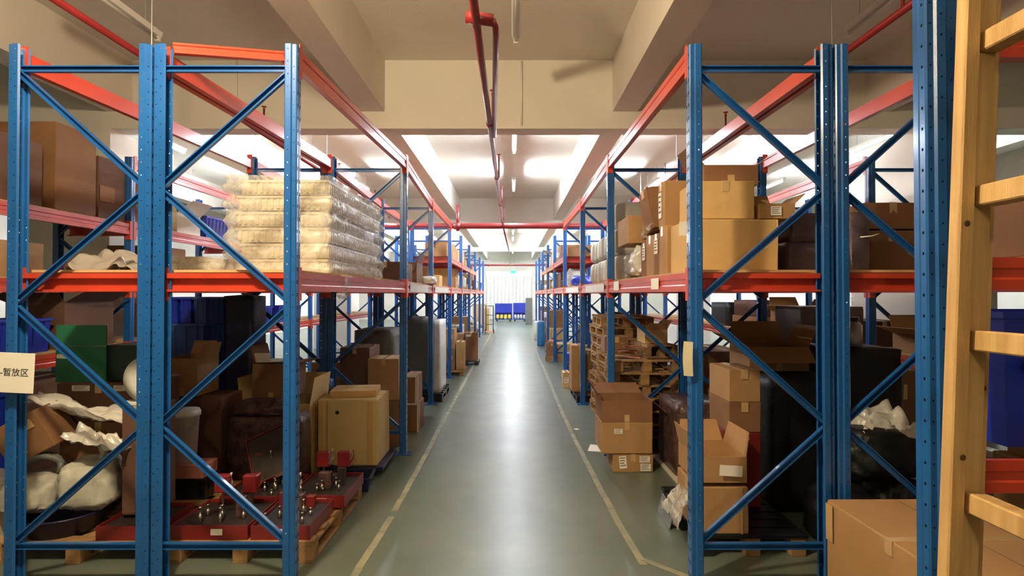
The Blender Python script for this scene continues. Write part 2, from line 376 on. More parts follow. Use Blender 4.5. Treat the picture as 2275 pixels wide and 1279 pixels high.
FP = MB().cbox(-0.09, 0.09, -0.07, 0.07, 0.0, 0.008, 0.002, 'blue_steel')
FP.tube([(0.07, 0.05, 0.008), (0.07, 0.05, 0.02)], 0.009, 'zinc', 6).tube([(-0.07, -0.05, 0.008), (-0.07, -0.05, 0.02)], 0.009, 'zinc', 6)
FPM = FP.mesh('foot_plate')
BR = {}
def brace_mesh(p0, p1, opening):
    key = (tuple(round(v, 3) for v in p0), tuple(round(v, 3) for v in p1), opening)
    if key in BR: return BR[key]
    mb = MB(); h = 0.019; t = 0.0025; dp = 0.024
    prof = [(-h, 0), (h, 0), (h, dp), (h-0.007, dp), (h-0.007, dp-t), (h-t, dp-t), (h-t, t), (-h+t, t), (-h+t, dp-t), (-h+0.007, dp-t), (-h+0.007, dp), (-h, dp)]
    prof = [(a, b-dp/2) for a, b in prof]
    mb.extr(prof, p0, p1, (0, opening, 0), 'blue_steel')
    for p in (p0, p1):
        q = Vector(p); mb.tube([q+Vector((0, -0.03, 0)), q+Vector((0, 0.03, 0))], 0.008, 'zinc', 6)
    bm_ = mb.mesh('brace'); bm = bmesh.new(); bm.from_mesh(bm_); bmesh.ops.recalc_face_normals(bm, faces=bm.faces); bm.to_mesh(bm_); bm.free()
    BR[key] = bm_; return bm_
BM_ = {}
def beam_meshes(L, h=0.115, wd=0.045):
    key = (round(L, 3), h)
    if key in BM_: return BM_[key]
    mb = MB(); a = wd/2
    # web face outwards (+x) with a pressed groove, step on top at the inner side
    prof = [(-a, 0), (a, 0), (a, h*0.32), (a-0.006, h*0.38), (a-0.006, h*0.62), (a, h*0.68), (a, h), (0.002, h), (0.002, h-0.028), (-a, h-0.028)]
    vs = [(x, y, z) for y in (0, L) for x, z in prof]; n_ = len(prof)
    fs = [(k, (k+1) % n_, n_+(k+1) % n_, n_+k) for k in range(n_)] + [tuple(range(n_))[::-1], tuple(range(n_, 2*n_))]
    mb.add(vs, fs, 'red_steel'); me = mb.mesh('beam')
    bm = bmesh.new(); bm.from_mesh(me); bmesh.ops.recalc_face_normals(bm, faces=bm.faces); bm.to_mesh(me); bm.free()
    cs = []
    for y in (0, L):
        s = 1 if y == 0 else -1; z0 = -0.055; z1 = h+0.03; o = a+0.006; i_ = a+0.002
        pl = [(-a-0.004, y+s*0.004), (o, y+s*0.004), (o, y-s*0.036), (i_, y-s*0.036), (i_, y), (-a-0.004, y)]
        c = MB(); c.add([(p[0], p[1], z) for z in (z0, z1) for p in pl], [(k, (k+1) % 6, 6+(k+1) % 6, 6+k) for k in range(6)]+[tuple(range(6)), tuple(range(6, 12))], 'red_steel')
        cs.append(c.mesh('beam_connector'))
    BM_[key] = (me, cs); return BM_[key]
def rack(label, side, xs, ks, H, levels, group=None, D=0.85, z_fn=None, fine_k=(0, 1), flip=False, name='pallet_rack', front=True, back=True, deckmat='plywood', Hs=None):
    """side=+1: front (aisle) faces +x (rack lies towards -x).  xs[k]=front x, ks = frame indices.
    levels: list of (z_beam_bottom, k0, k1, deck(bool), front, back)"""
    t = thing(name, label, 'pallet rack', (xs[0], YK(ks[0]), 0), 0, group)
    bx, by = xs[0], YK(ks[0])
    for i, k in enumerate(ks):
        fx = xs[i]; y = YK(k)
        Hk = Hs[i] if Hs else H
        for (x, sd) in ((fx, side), (fx-side*D, -side)):
            u = link('upright', upright_mesh(sd, Hk, k in fine_k), t, (x-bx, y-by, 0))
            link('foot_plate', FPM, u, (-sd*0.035, 0, 0))
        xf = -side*0.05; xb = -side*(D-0.05)
        fr = not flip
        zs = [0.235, 0.945, 1.66, 2.345, 3.06]
        for z in (0.235, 3.06):
            link('brace', brace_mesh((xf, -0.01, z), (xb, -0.01, z), -1), t, (fx-bx, y-by, 0))
        a, b = (xf, xb)
        pts = [(xf if (j % 2 == 0) else xb) for j in range(5)]
        for j in range(4):
            e = 0.02
            link('brace', brace_mesh((pts[j], -0.012, zs[j]+e), (pts[j+1], -0.012, zs[j+1]-e), -1), t, (fx-bx, y-by, 0))
    for (z, k0, k1, deck, fb, bb) in levels:
        for i, k in enumerate(ks):
            if k < k0 or k >= k1 or k+1 not in ks: continue
            y0 = YK(k)+0.045; y1 = YK(k+1)-0.045; L = math.hypot(y1-y0, xs[i+1]-xs[i]); ang = math.atan2(-(xs[i+1]-xs[i]), y1-y0)
            me, cm = beam_meshes(round(L, 2) if True else L)
            for (x, on, sd) in ((xs[i]-side*0.026, fb, side), (xs[i]-side*(D-0.026), bb, -side)):
                if not on: continue
                b = link('beam', me, t, (x-bx, y0-by, z), (0, 0, ang))
                if sd < 0: b.rotation_euler = (0, 0, ang+PI); b.location = (x-bx+(xs[i+1]-xs[i]), y1-by, z)
                for c_ in cm: link('beam_connector', c_, b)
            if deck:
                mb = MB(); xa_, xb_ = sorted((-side*0.055, -side*(D-0.055))); xm = xs[i]+(xs[i+1]-xs[i])*0.5-bx
                nn = 3; ln = (y1-y0)/nn
                for q in range(nn):
                    mb = MB(); mb.box(xa_, xb_, q*ln+0.004, (q+1)*ln-0.004, 0.0, 0.016, deck if isinstance(deck, str) else deckmat)
                    link('deck_board', mb.mesh('deck_board'), t, (xs[i]+(xs[i+1]-xs[i])*(q+0.5)/nn-bx, y0-by, z+0.116))
                if k == 0 or True:
                    c = MB(); h = 0.11
                    prof = [(0, 0), (0, 0.012), (0.035, 0.012), (0.035, h-0.035), (0, h-0.03), (0, h), (0.045, h), (0.045, 0)]
                    for yy_ in ((0.05,) if k else (-0.03, )):
                        vs = [(x, yy_+p[0], p[1]) for x in (xa_-0.0, xb_+0.0) for p in prof]; n_ = len(prof)
                        c.add(vs, [(j, (j+1) % n_, n_+(j+1) % n_, n_+j) for j in range(n_)]+[tuple(range(n_))[::-1], tuple(range(n_, 2*n_))], 'red_steel')
                    me_ = c.mesh('cross_bar'); bm = bmesh.new(); bm.from_mesh(me_); bmesh.ops.recalc_face_normals(bm, faces=bm.faces); bm.to_mesh(me_); bm.free()
                    link('cross_bar', me_, t, (xs[i]-bx, y0-by, z))
    return t
YB = 3.217; DY = 2.622
def YK(k): return YB+DY*k
K9 = list(range(9))
HH = 3.2
XA = [-1.273, -1.134, -1.235, -1.24] + [-1.26]*5
XBf = [-2.135, -1.995, -2.095, -2.10] + [-2.12]*5
XC = [1.051, 1.03, 1.07, 1.05] + [1.05]*5
XD = [1.917, 1.895, 1.935, 1.915] + [1.915]*5
RD = 0.85
ZM = 1.735
def main_levels(x): return [(ZM, 0, 8, True, True, True), (3.075, 0, 3, False, True, True), (2.37, 3, 6, 'dark_red_steel', True, True)]
rack('blue and red pallet rack along the left side of the aisle', 1, XA, K9, HH, main_levels(0))
rack('pallet rack standing back to back behind the left aisle rack', -1, [x-RD for x in XBf], K9, HH, [(ZM, 0, 8, True, True, True), (3.075, 0, 3, False, True, True)])
rack('blue and orange pallet rack along the right side of the aisle', -1, XC, K9, HH, main_levels(0))
rack('pallet rack standing back to back behind the right aisle rack', 1, [x+RD for x in XD], K9, HH, [(ZM, 0, 8, True, True, True), (3.075, 0, 3, False, True, True)])
K5 = [0, 1, 2, 3, 4, 5]
rack('pallet rack across the far left aisle carrying big brown cartons', 1, [-4.1]*6, K5, HH, [(1.735, 0, 5, True, True, False), (2.36, 0, 5, True, True, False), (3.075, 1, 5, False, True, False), (1.07, 0, 5, True, True, False)], fine_k=())
rack('pallet rack across the far right aisle beyond the tan cartons', -1, [3.84]*6, K5, HH, [(1.735, 0, 5, True, True, False), (3.075, 1, 3, False, True, False), (1.0, 0, 5, True, True, False)], fine_k=())
# loose orange tie beam on top of the near left frame
a_ = Vector((PX(384, 3.3), 3.3, PZ(120, 3.3))); b_ = Vector((PX(629, 3.7), 3.7, PZ(137, 3.7))); v_ = b_-a_
t = thing('tie_beam', 'bright orange-red beam laid slanting across the top of the near left rack', 'beam', a_, math.atan2(v_.y, v_.x))
Lx = math.hypot(v_.x, v_.y)
mb = MB(); mb.extr([(-0.022, 0), (0.022, 0), (0.022, 0.02), (0.016, 0.025), (0.016, 0.045), (0.022, 0.05), (0.022, 0.063), (-0.022, 0.063)], (0, 0, 0), (Lx, 0, v_.z), (0, 0, 1), 'red_steel'); mb.obj('beam_bar', t, fix=True)
MB().cbox(Lx, Lx+0.004, -0.03, 0.03, v_.z-0.02, v_.z+0.08, 0.001, 'red_steel').obj('end_plate', t)
# ------------------------------------------------------------------ object builders
def stick(mb, face, w, d, h, u, v, sw, sh, m, t=0.0015, lines=0, ang=0):
    """patch on a face of a w*d*h box centred on x,y with base 0. u,v = centre 0..1"""
    o = t
    if face == 'f': M = Matrix.Translation((-w/2+u*w, -d/2, v*h)) @ Matrix.Rotation(PI/2, 4, 'X')
    elif face == 'l': M = Matrix.Translation((-w/2, d/2-u*d, v*h)) @ Matrix.Rotation(-PI/2, 4, 'Z') @ Matrix.Rotation(PI/2, 4, 'X')
    elif face == 'r': M = Matrix.Translation((w/2, -d/2+u*d, v*h)) @ Matrix.Rotation(PI/2, 4, 'Z') @ Matrix.Rotation(PI/2, 4, 'X')
    else: M = Matrix.Translation((-w/2+u*w, -d/2+v*d, h))
    M = M @ Matrix.Rotation(ang, 4, 'Z')
    mb.box(-sw/2, sw/2, -sh/2, sh/2, 0.0, o, m, M)
    for k in range(lines if m in ('paper', 'carton_white') else 0):
        yy_ = sh/2*0.7-k*sh*0.8/max(1, lines); mb.box(-sw*0.4, sw*(0.38-0.3*((k*7) % 3)/3), yy_-sh*0.03, yy_+sh*0.03, o, o+0.0006, 'ink', M)
def carton(label, x, y, z, w, d, h, m='carton', rz=0.0, tape='f', labels=(), flaps=None, rot=None, group=None, cat='carton', name='cardboard_box', jit=0.006, marks=True):
    """x,y centre of base, z base"""
    t = thing(name, label, cat, (x, y, z), rz, group, rot)
    rn = random.Random(hash((round(x, 3), round(y, 3), round(z, 3))) & 0xffff)
    mb = MB(); hw, hd = w/2, d/2
    if flaps is None:
        # closed box: slightly bulged faces
        vs = []; fs = []; nseg = 4; b = 0.004; ring = []
        def rp(zf, bul):
            pts = []
            for (ax, ay, bx, by) in ((-hw, -hd, hw, -hd), (hw, -hd, hw, hd), (hw, hd, -hw, hd), (-hw, hd, -hw, -hd)):
                nx, ny = (by-ay), -(bx-ax); L = math.hypot(nx, ny); nx /= L; ny /= L
                for q in range(3):
                    u = (0.012, 0.5, 0.988)[q]; bb = (0, bul, 0)[q]; pts.append((ax+(bx-ax)*u+nx*bb, ay+(by-ay)*u+ny*bb, zf*h))
            return pts
        c = [rn.uniform(-jit, jit) for _ in range(12)]
        for zf, bul in ((0, 0.0), (0.02, 0.002), (0.5, 0.006), (0.98, 0.002), (1.0, 0.0)):
            p = rp(zf, bul); ins = 0.003 if zf in (0, 1.0) else 0
            vs += [(px_*(1-ins/hw)+c[i]*zf*0.8, py_*(1-ins/hd)+c[(i+5) % 12]*zf*0.8, pz_) for i, (px_, py_, pz_) in enumerate(p)]
        for r in range(4):
            for k in range(12): fs.append((r*12+k, r*12+(k+1) % 12, (r+1)*12+(k+1) % 12, (r+1)*12+k))
        fs.append(tuple(range(12))[::-1]); fs.append(tuple(range(48, 60)))
        mb.add(vs, fs, m)
        mb.box(-0.0012 if d > w else -hw*0.97, 0.0012 if d > w else hw*0.97, -hd*0.97 if d > w else -0.0012, hd*0.97 if d > w else 0.0012, h, h+0.0006, 'ink')
    else:
        tt = 0.005
        o = [(-hw, -hd), (hw, -hd), (hw, hd), (-hw, hd)]; i_ = [(-hw+tt, -hd+tt), (hw-tt, -hd+tt), (hw-tt, hd-tt), (-hw+tt, hd-tt)]
        vs = [(a, b, 0) for a, b in o]+[(a, b, h) for a, b in o]+[(a, b, h) for a, b in i_]+[(a, b, tt) for a, b in i_]
        fs = [(3, 2, 1, 0)]+[(k, (k+1) % 4, 4+(k+1) % 4, 4+k) for k in range(4)]+[(4+k, 4+(k+1) % 4, 8+(k+1) % 4, 8+k) for k in range(4)]+[(8+k, 8+(k+1) % 4, 12+(k+1) % 4, 12+k) for k in range(4)]+[(12, 13, 14, 15)]
        mb.add(vs, fs, m)
    mb.obj('body', t)
    if flaps:
        fl = min(w, d)/2*0.95
        spec = {'f': ((-hw, -hd), (hw, -hd), (0, -1)), 'r': ((hw, -hd), (hw, hd), (1, 0)), 'b': ((hw, hd), (-hw, hd), (0, 1)), 'l': ((-hw, hd), (-hw, -hd), (-1, 0))}
        for k_, an in flaps.items():
            (ax, ay), (bx, by), (nx, ny) = spec[k_]; a = math.radians(an); L = fl
            ox, oy, oz = nx*math.cos(a)*L, ny*math.cos(a)*L, math.sin(a)*L
            q = MB(); e = 0.03; dx, dy = (bx-ax), (by-ay); ll = math.hypot(dx, dy); dx /= ll; dy /= ll
            n_ = Vector((-nx*math.sin(a), -ny*math.sin(a), math.cos(a)))*0.004
            p = [Vector((ax+dx*0.004, ay+dy*0.004, h)), Vector((bx-dx*0.004, by-dy*0.004, h)), Vector((bx-dx*e+ox, by-dy*e+oy, h+oz)), Vector((ax+dx*e+ox, ay+dy*e+oy, h+oz))]
            q.add([tuple(v) for v in p]+[tuple(v+n_) for v in p], [(0, 1, 2, 3), (7, 6, 5, 4), (0, 4, 5, 1), (1, 5, 6, 2), (2, 6, 7, 3), (3, 7, 4, 0)], m)
            q.obj('flap', t)
    if tape:
        q = MB()
        if flaps is None:
            if tape in 'fb': q.box(-0.024, 0.024, -hd-0.0075, hd+0.0075, h-0.07, h+0.002, 'tape')
            else: q.box(-hw-0.0075, hw+0.0075, -0.024, 0.024, h-0.07, h+0.002, 'tape')
        else:
            if tape in 'fb': q.box(-0.024, 0.024, -hd-0.002, -hd+0.001, 0, min(0.07, h*0.5), 'tape')
            else: q.box(-hw-0.002, -hw+0.001, -0.024, 0.024, 0, min(0.07, h*0.5), 'tape')
        q.obj('packing_tape', t)
    for lb in labels:
        f, u, v, sw, sh = lb[:5]; q = MB(); stick(q, f, w+0.014, d+0.014, h, u, v, sw, sh, lb[5] if len(lb) > 5 else 'paper', 0.0015, 4 if sw > 0.05 else 2, lb[6] if len(lb) > 6 else 0); q.obj('shipping_label', t)
    return t
def cartonP(label, p0, p1, pt, pb, Y, d, m='carton', z=None, **k):
    x0, x1 = PX(p0, Y), PX(p1, Y); zz = PZ(pb, Y) if z is None else z; h = PZ(pt, Y)-zz
    return carton(label, (x0+x1)/2, Y+d/2, zz, x1-x0, d, h, m, **k)
def blob_mesh(w, d, h, seed, amp=0.12, freq=2.2, flat=0.5, m='white_sack', fold=0.0, sub=4, sq=0.6):
    bm = bmesh.new(); bmesh.ops.create_icosphere(bm, subdivisions=sub, radius=1.0)
    off = Vector((seed*3.17, seed*1.93, seed*0.71))
    for v in bm.verts:
        c = v.co.normalized()
        e = sq; p = Vector([math.copysign(abs(a)**e, a) for a in c])
        n1 = noise.fractal(c*freq+off, 1.0, 2.0, 4)
        r = 1+amp*n1
        if fold: r += fold*(abs(noise.noise(c*freq*2.2+off))-0.25)*-1.0 + fold*0.35*math.sin(9*noise.noise(c*freq+off*1.3)*3)
        z = p.z*r
        if z < 0: z *= flat
        v.co = Vector((p.x*r*w/2, p.y*r*d/2, z*h/(1+flat)))
    zmin = min(v.co.z for v in bm.verts); ext = max(v.co.z for v in bm.verts)-zmin
    for v in bm.verts:
        v.co.z = (v.co.z-zmin)*h/ext
        if v.co.z < 0.04*h: v.co.z = 0.0
    me = bpy.data.meshes.new('blob'); bm.to_mesh(me); bm.free(); me.materials.append(MATS[m]); me.polygons.foreach_set('use_smooth', [True]*len(me.polygons)); return me
def sack(label, x, y, z, w, d, h, seed, m='white_sack', rz=0.0, name='sack', cat='sack', tie=None, group=None, amp=0.14, freq=1.8, fold=0.07, rot=None, sub=4, sq=0.6, flat=0.5):
    t = thing(name, label, cat, (x, y, z), rz, group, rot)
    link('body' if name != 'plastic_sheet' else 'film', blob_mesh(w, d, h, seed, amp, freq, flat, m, fold, sub, sq), t)
    if tie:
        q = MB(); tx, ty, tz = tie; n_ = Vector((tx, ty, tz)); 
        q.lathe([(0.012, -0.03), (0.016, 0.0), (0.012, 0.015), (0.03, 0.05), (0.045, 0.08), (0.04, 0.078)], m, 12)
        o = q.obj('gathered_neck', t, True); o.location = n_; o.rotation_euler = (0, math.atan2(tx, 0.2), 0)
    return t
def sheet(label, x, y, z, w, d, amp, seed, m, name='plastic_sheet', cat='plastic sheet', rz=0, n=28, prof=None, group=None, thick=0.004):
    """crumpled sheet lying over things; prof(u,v)->height"""
    t = thing(name, label, cat, (x, y, z), rz, group); vs = []; off = Vector((seed*2.3, seed*0.7, 0))
    for j in range(n+1):
        for i in range(n+1):
            u, v = i/n, j/n; p = Vector((u*3, v*3, 0))+off
            hh = noise.fractal(p*0.9, 1.0, 2.0, 3)*amp + abs(noise.noise(p*1.7))*amp*0.9
            hh += (prof(u, v) if prof else 0)
            e = noise.noise(Vector((u*5, v*5, seed)))*0.03
            vs.append(((u-0.5)*w+e, (v-0.5)*d+e*0.7, max(0.0, hh)+0.003))
    k = len(vs); vs += [(a, b, c-thick if c > thick+0.003 else 0) for a, b, c in vs]; N = n+1; fs = []
    for j in range(n):
        for i in range(n):
            a = j*N+i; fs.append((a, a+1, a+N+1, a+N)); fs.append((k+a+N, k+a+N+1, k+a+1, k+a))
    for i in range(n):
        fs.append((i, k+i, k+i+1, i+1)); a = n*N+i; fs.append((a+1, k+a+1, k+a, a)); a = i*N; fs.append((a+N, k+a+N, k+a, a)); a = i*N+n; fs.append((a, k+a, k+a+N, a+N))
    MB().add(vs, fs, m).obj('film', t, True); return t
PAL = {}
def pallet(label, x, y, z=0.0, w=1.0, d=1.1, rz=0.0, m='pallet_wood', h=0.14, group=None, nb=6, rough=0.0):
    t = thing('pallet', label, 'pallet', (x, y, z), rz, group); bt = 0.018; sb = 0.018; blk = h-2*bt-sb-0.0
    def pm(key, f):
        if key not in PAL: q = MB(); f(q); PAL[key] = q.mesh(key[0])
        return PAL[key]
    bw = 0.095
    top = pm(('deck_board', w, bw, m), lambda q: q.cbox(-w/2, w/2, -bw/2, bw/2, 0, bt, 0.002, m))
    bot = pm(('bottom_board', d, bw, m), lambda q: q.cbox(-bw/2, bw/2, -d/2, d/2, 0, bt, 0.002, m))
    stg = pm(('stringer_board', d, bw, m), lambda q: q.cbox(-bw/2, bw/2, -d/2, d/2, 0, sb, 0.002, m))
    bl = pm(('block', blk, bw, m), lambda q: q.cbox(-bw/2, bw/2, -bw/2, bw/2, 0, blk, 0.003, m))
    for i in range(nb):
        yy_ = -d/2+bw/2+(d-bw)*i/(nb-1); link('deck_board', top, t, (R.uniform(-rough, rough), yy_, h-bt), (0, 0, R.uniform(-rough, rough)*0.4))
    for sx in (-1, 0, 1):
        xx = sx*(w/2-bw/2)
        link('bottom_board', bot, t, (xx, 0, 0)); link('stringer_board', stg, t, (xx, 0, h-bt-sb))
        for sy in (-1, 0, 1): link('block', bl, t, (xx, sy*(d/2-bw/2), bt))
    return t
def crate(label, x, y, z, w, d, h, m='blue_plastic', rz=0.0, group=None, name='plastic_crate', cat='crate', ribs=True, load=None, rot=None):
    t = thing(name, label, cat, (x, y, z), rz, group, rot); mb = MB(); tp = 0.93; tt = 0.006
    hw, hd = w/2, d/2
    o0 = [(-hw*tp, -hd*tp, 0), (hw*tp, -hd*tp, 0), (hw*tp, hd*tp, 0), (-hw*tp, hd*tp, 0)]
    o1 = [(-hw, -hd, h), (hw, -hd, h), (hw, hd, h), (-hw, hd, h)]
    i1 = [(-hw+tt, -hd+tt, h), (hw-tt, -hd+tt, h), (hw-tt, hd-tt, h), (-hw+tt, hd-tt, h)]
    i0 = [(-hw*tp+tt, -hd*tp+tt, tt), (hw*tp-tt, -hd*tp+tt, tt), (hw*tp-tt, hd*tp-tt, tt), (-hw*tp+tt, hd*tp-tt, tt)]
    vs = o0+o1+i1+i0
    fs = [(3, 2, 1, 0)]+[(k, (k+1) % 4, 4+(k+1) % 4, 4+k) for k in range(4)]+[(4+k, 4+(k+1) % 4, 8+(k+1) % 4, 8+k) for k in range(4)]+[(8+k, 8+(k+1) % 4, 12+(k+1) % 4, 12+k) for k in range(4)]+[(12, 13, 14, 15)]
    mb.add(vs, fs, m); mb.obj('body', t)
    q = MB(); e = 0.014; rh = 0.022
    o = [(-hw-e, -hd-e), (hw+e, -hd-e), (hw+e, hd+e), (-hw-e, hd+e)]; ii = [(-hw+0.001, -hd+0.001), (hw-0.001, -hd+0.001), (hw-0.001, hd-0.001), (-hw+0.001, hd-0.001)]
    vs = [(a, b, h-rh) for a, b in o]+[(a, b, h+0.002) for a, b in o]+[(a, b, h+0.002) for a, b in ii]+[(a, b, h-rh) for a, b in ii]
    q.add(vs, [(4*r+k, 4*r+(k+1) % 4, 4*((r+1) % 4)+(k+1) % 4, 4*((r+1) % 4)+k) for r in range(4) for k in range(4)], m); q.obj('rim', t)
    if ribs:
        q = MB(); nr = max(2, int(w/0.09)); ndp = max(2, int(d/0.09))
        for k in range(nr):
            u = -hw*tp+(2*hw*tp)*(k+0.5)/nr
            for sy in (-1, 1): q.add([(u-0.004, sy*hd*tp, 0.01), (u+0.004, sy*hd*tp, 0.01), (u+0.004, sy*(hd+0.009), h-rh), (u-0.004, sy*(hd+0.009), h-rh), (u-0.004, sy*(hd-0.001), h-rh), (u+0.004, sy*(hd-0.001), h-rh)], [(0, 1, 2, 3), (0, 3, 4), (1, 5, 2), (3, 2, 5, 4), (0, 4, 5, 1)], m)
        for k in range(ndp):
            u = -hd*tp+(2*hd*tp)*(k+0.5)/ndp
            for sx in (-1, 1): q.add([(sx*hw*tp, u-0.004, 0.01), (sx*hw*tp, u+0.004, 0.01), (sx*(hw+0.009), u+0.004, h-rh), (sx*(hw+0.009), u-0.004, h-rh), (sx*(hw-0.001), u-0.004, h-rh), (sx*(hw-0.001), u+0.004, h-rh)], [(0, 1, 2, 3), (0, 3, 4), (1, 5, 2), (3, 2, 5, 4), (0, 4, 5, 1)], m)
        o_ = q.obj('rib', t); o_['kind'] = 'stuff'
    return t
def crateP(label, p0, p1, pt, pb, Y, d, z=None, **k):
    x0, x1 = PX(p0, Y), PX(p1, Y); zz = PZ(pb, Y) if z is None else z
    return crate(label, (x0+x1)/2, Y+d/2, zz, x1-x0, d, PZ(pt, Y)-zz, **k)
def wrapped(label, x, y, z, w, d, h, m='black_bag', seed=1, name='wrapped_load', cat='wrapped load', rz=0, film=None, bands=0, group=None, n=10):
    """boxy load tightly wrapped in wrinkled film"""
    t = thing(name, label, cat, (x, y, z), rz, group); vs = []; fs = []; off = Vector((seed*3.3, seed, 0)); nz = max(4, int(n*h/max(w, d)))
    per = []
    for (ax, ay, bx, by) in ((-1, -1, 1, -1), (1, -1, 1, 1), (1, 1, -1, 1), (-1, 1, -1, -1)):
        for q in range(n): u = q/n; per.append((ax+(bx-ax)*u, ay+(by-ay)*u))
    for k in range(nz+1):
        zf = k/nz; taper = 1-0.03*zf*zf
        for (a, b) in per:
            r = (abs(a)**8+abs(b)**8)**(1/8); aa, bb = a/r, b/r
            p = Vector((a*w*2.2, b*d*2.2, zf*h*2.2))+off
            nn = (noise.fractal(p*1.2, 1.0, 2.0, 4)*0.05 + (abs(noise.noise(Vector((p.x*1.5, p.y*1.5, p.z*5))))-0.2)*-0.05)
            if bands: nn += 0.012*math.sin(zf*bands*2*PI)
            s_ = taper*(1+nn*min(1, zf*6)*0.8)
            vs.append((aa*w/2*s_*0.98, bb*d/2*s_*0.98, zf*h*(1.0 if zf < 1 else 1+0.0)))
    N = len(per)
    for k in range(nz):
        for i in range(N): fs.append((k*N+i, k*N+(i+1) % N, (k+1)*N+(i+1) % N, (k+1)*N+i))
    c = len(vs); vs.append((0, 0, h*1.01)); [fs.append((nz*N+i, nz*N+(i+1) % N, c)) for i in range(N)]
    c = len(vs); vs.append((0, 0, 0)); [fs.append(((i+1) % N, i, c)) for i in range(N)]
    MB().add(vs, fs, m).obj('wrapping', t, True)
    return t
def wrappedP(label, p0, p1, pt, pb, Y, d, z=None, **k):
    x0, x1 = PX(p0, Y), PX(p1, Y); zz = PZ(pb, Y) if z is None else z
    return wrapped(label, (x0+x1)/2, Y+d/2, zz, x1-x0, d, PZ(pt, Y)-zz, **k)
def fixture_tray(label, x, y, z, w, d, seed, h=0.06, rz=0.0, rot=None, load=True, lab=True, m='dark_red_steel', name='fixture_tray', big=False):
    rn = random.Random(seed); t = thing(name, label, 'tray', (x, y, z), rz, None, rot)
    mb = MB(); tt = 0.006; hw, hd = w/2, d/2
    o = [(-hw, -hd), (hw, -hd), (hw, hd), (-hw, hd)]; i_ = [(-hw+tt, -hd+tt), (hw-tt, -hd+tt), (hw-tt, hd-tt), (-hw+tt, hd-tt)]
    vs = [(a, b, 0) for a, b in o]+[(a, b, h) for a, b in o]+[(a, b, h) for a, b in i_]+[(a, b, h*0.6) for a, b in i_]
    fs = [(3, 2, 1, 0)]+[(4*r+k, 4*r+(k+1) % 4, 4*r+4+(k+1) % 4, 4*r+4+k) for r in range(3) for k in range(4)]+[(12, 13, 14, 15)]
    mb.add(vs, fs, m).obj('tray_body', t)
    q = MB(); q.box(-hw+0.01, hw-0.01, -hd+0.01, hd-0.01, h*0.6, h*0.75, 'dark_steel'); q.obj('base_plate', t)
    if lab: q = MB(); stick(q, 'f', w, d, h, 0.6, 0.55, 0.075, min(0.04, h*0.6), 'paper'); q.obj('paper_label', t)
    if load:
        zb = h*0.75
        for k in range(rn.randint(5, 8)):
            px_ = rn.uniform(-hw*0.8, hw*0.7); py_ = rn.uniform(-hd*0.7, hd*0.2); hh = rn.uniform(0.04, 0.11)
            MB().lathe([(0.012, 0), (0.012, hh*0.5), (0.006, hh*0.52), (0.006, hh*0.9), (0.011, hh*0.9), (0.011, hh)], 'steel', 10, Matrix.Translation((px_, py_, zb))).obj('locating_pin', t, True)
        for k in range(rn.randint(3, 5)):
            px_ = rn.uniform(-hw*0.75, hw*0.6); py_ = rn.uniform(-hd*0.2, hd*0.7); a_, b_, c_ = rn.uniform(0.05, 0.12), rn.uniform(0.04, 0.08), rn.uniform(0.05, 0.14)
            MB().cbox(px_-a_/2, px_+a_/2, py_-b_/2, py_+b_/2, zb, zb+c_, 0.004, rn.choice(['dark_steel', 'dark_red_steel', 'steel', 'dark_film'])).obj('clamp_block', t)
        for k in range(2 if w > 0.4 else 1):
            px_ = -hw*0.35+k*hw*0.8; py_ = hd*0.45
            MB().cbox(px_-0.006, px_+0.006, py_-0.006, py_+0.006, zb, zb+0.2, 0.002, 'steel').obj('post', t)
            MB().cbox(px_-0.05, px_+0.05, py_-0.03, py_+0.03, zb+0.12, zb+0.24, 0.006, 'red_pipe').obj('clamp_head', t)
            MB().tube([(px_+0.05, py_-0.03, zb+0.15), (px_+0.09, py_-0.05, zb+0.2), (px_+0.085, py_-0.05, zb+0.27)], 0.008, 'orange_plastic' if k else 'white_plastic', 8).obj('toggle_lever', t, True)
    return t
# ------------------------------------------------------------------ LEFT rack, near bay, floor level
DK = ZM+0.132   # top of the middle decks
pallet('wooden pallet under the red fixture trays at the near left', -1.74, 4.03, 0, 0.94, 1.12)
fixture_tray('dark red fixture tray with steel pins, left one of the near front row', -1.95, 3.72, 0.141, 0.5, 0.46, 3, 0.09)
fixture_tray('dark red fixture tray with red clamp heads right behind the near left post', -1.49, 3.72, 0.141, 0.38, 0.46, 5, 0.09)
fixture_tray('red-brown fixture tray sticking out to the aisle on the pallet corner', -1.45, 4.27, 0.141, 0.42, 0.52, 8, 0.09)
fixture_tray('dark red fixture tray in the rear row beneath the leaning tray', -1.93, 4.27, 0.141, 0.48, 0.5, 11, 0.08, lab=False)
fixture_tray('grey-faced tray leaning steeply over the rear fixture trays', -1.93, 4.38, 0.42, 0.34, 0.4, 13, 0.05, rot=(math.radians(52), math.radians(-24), 0.2), load=False)
wrapped('brown dark bundle of film-wrapped parts behind the leaning tray', -2.13, 4.78, 0.0, 0.66, 0.32, 0.66, 'dark_film', 3)
sack('brown crumpled bundle on top of the dark film-wrapped parts', -2.2, 4.78, 0.665, 0.5, 0.28, 0.14, 5, 'dark_film', name='bundle', cat='bundle')
cartonP('tan open carton behind the brown bundle, bright front face', 535, 690, 897, 1050, 5.02, 0.5, 'carton_cream', z=0.0, flaps={'b': 60, 'l': 80, 'r': 82})
cartonP('dim brown open carton resting on the tan open carton', 562, 645, 808, 897, 5.1, 0.4, 'carton_dark', z=0.725, flaps={'l': 80, 'r': 5})
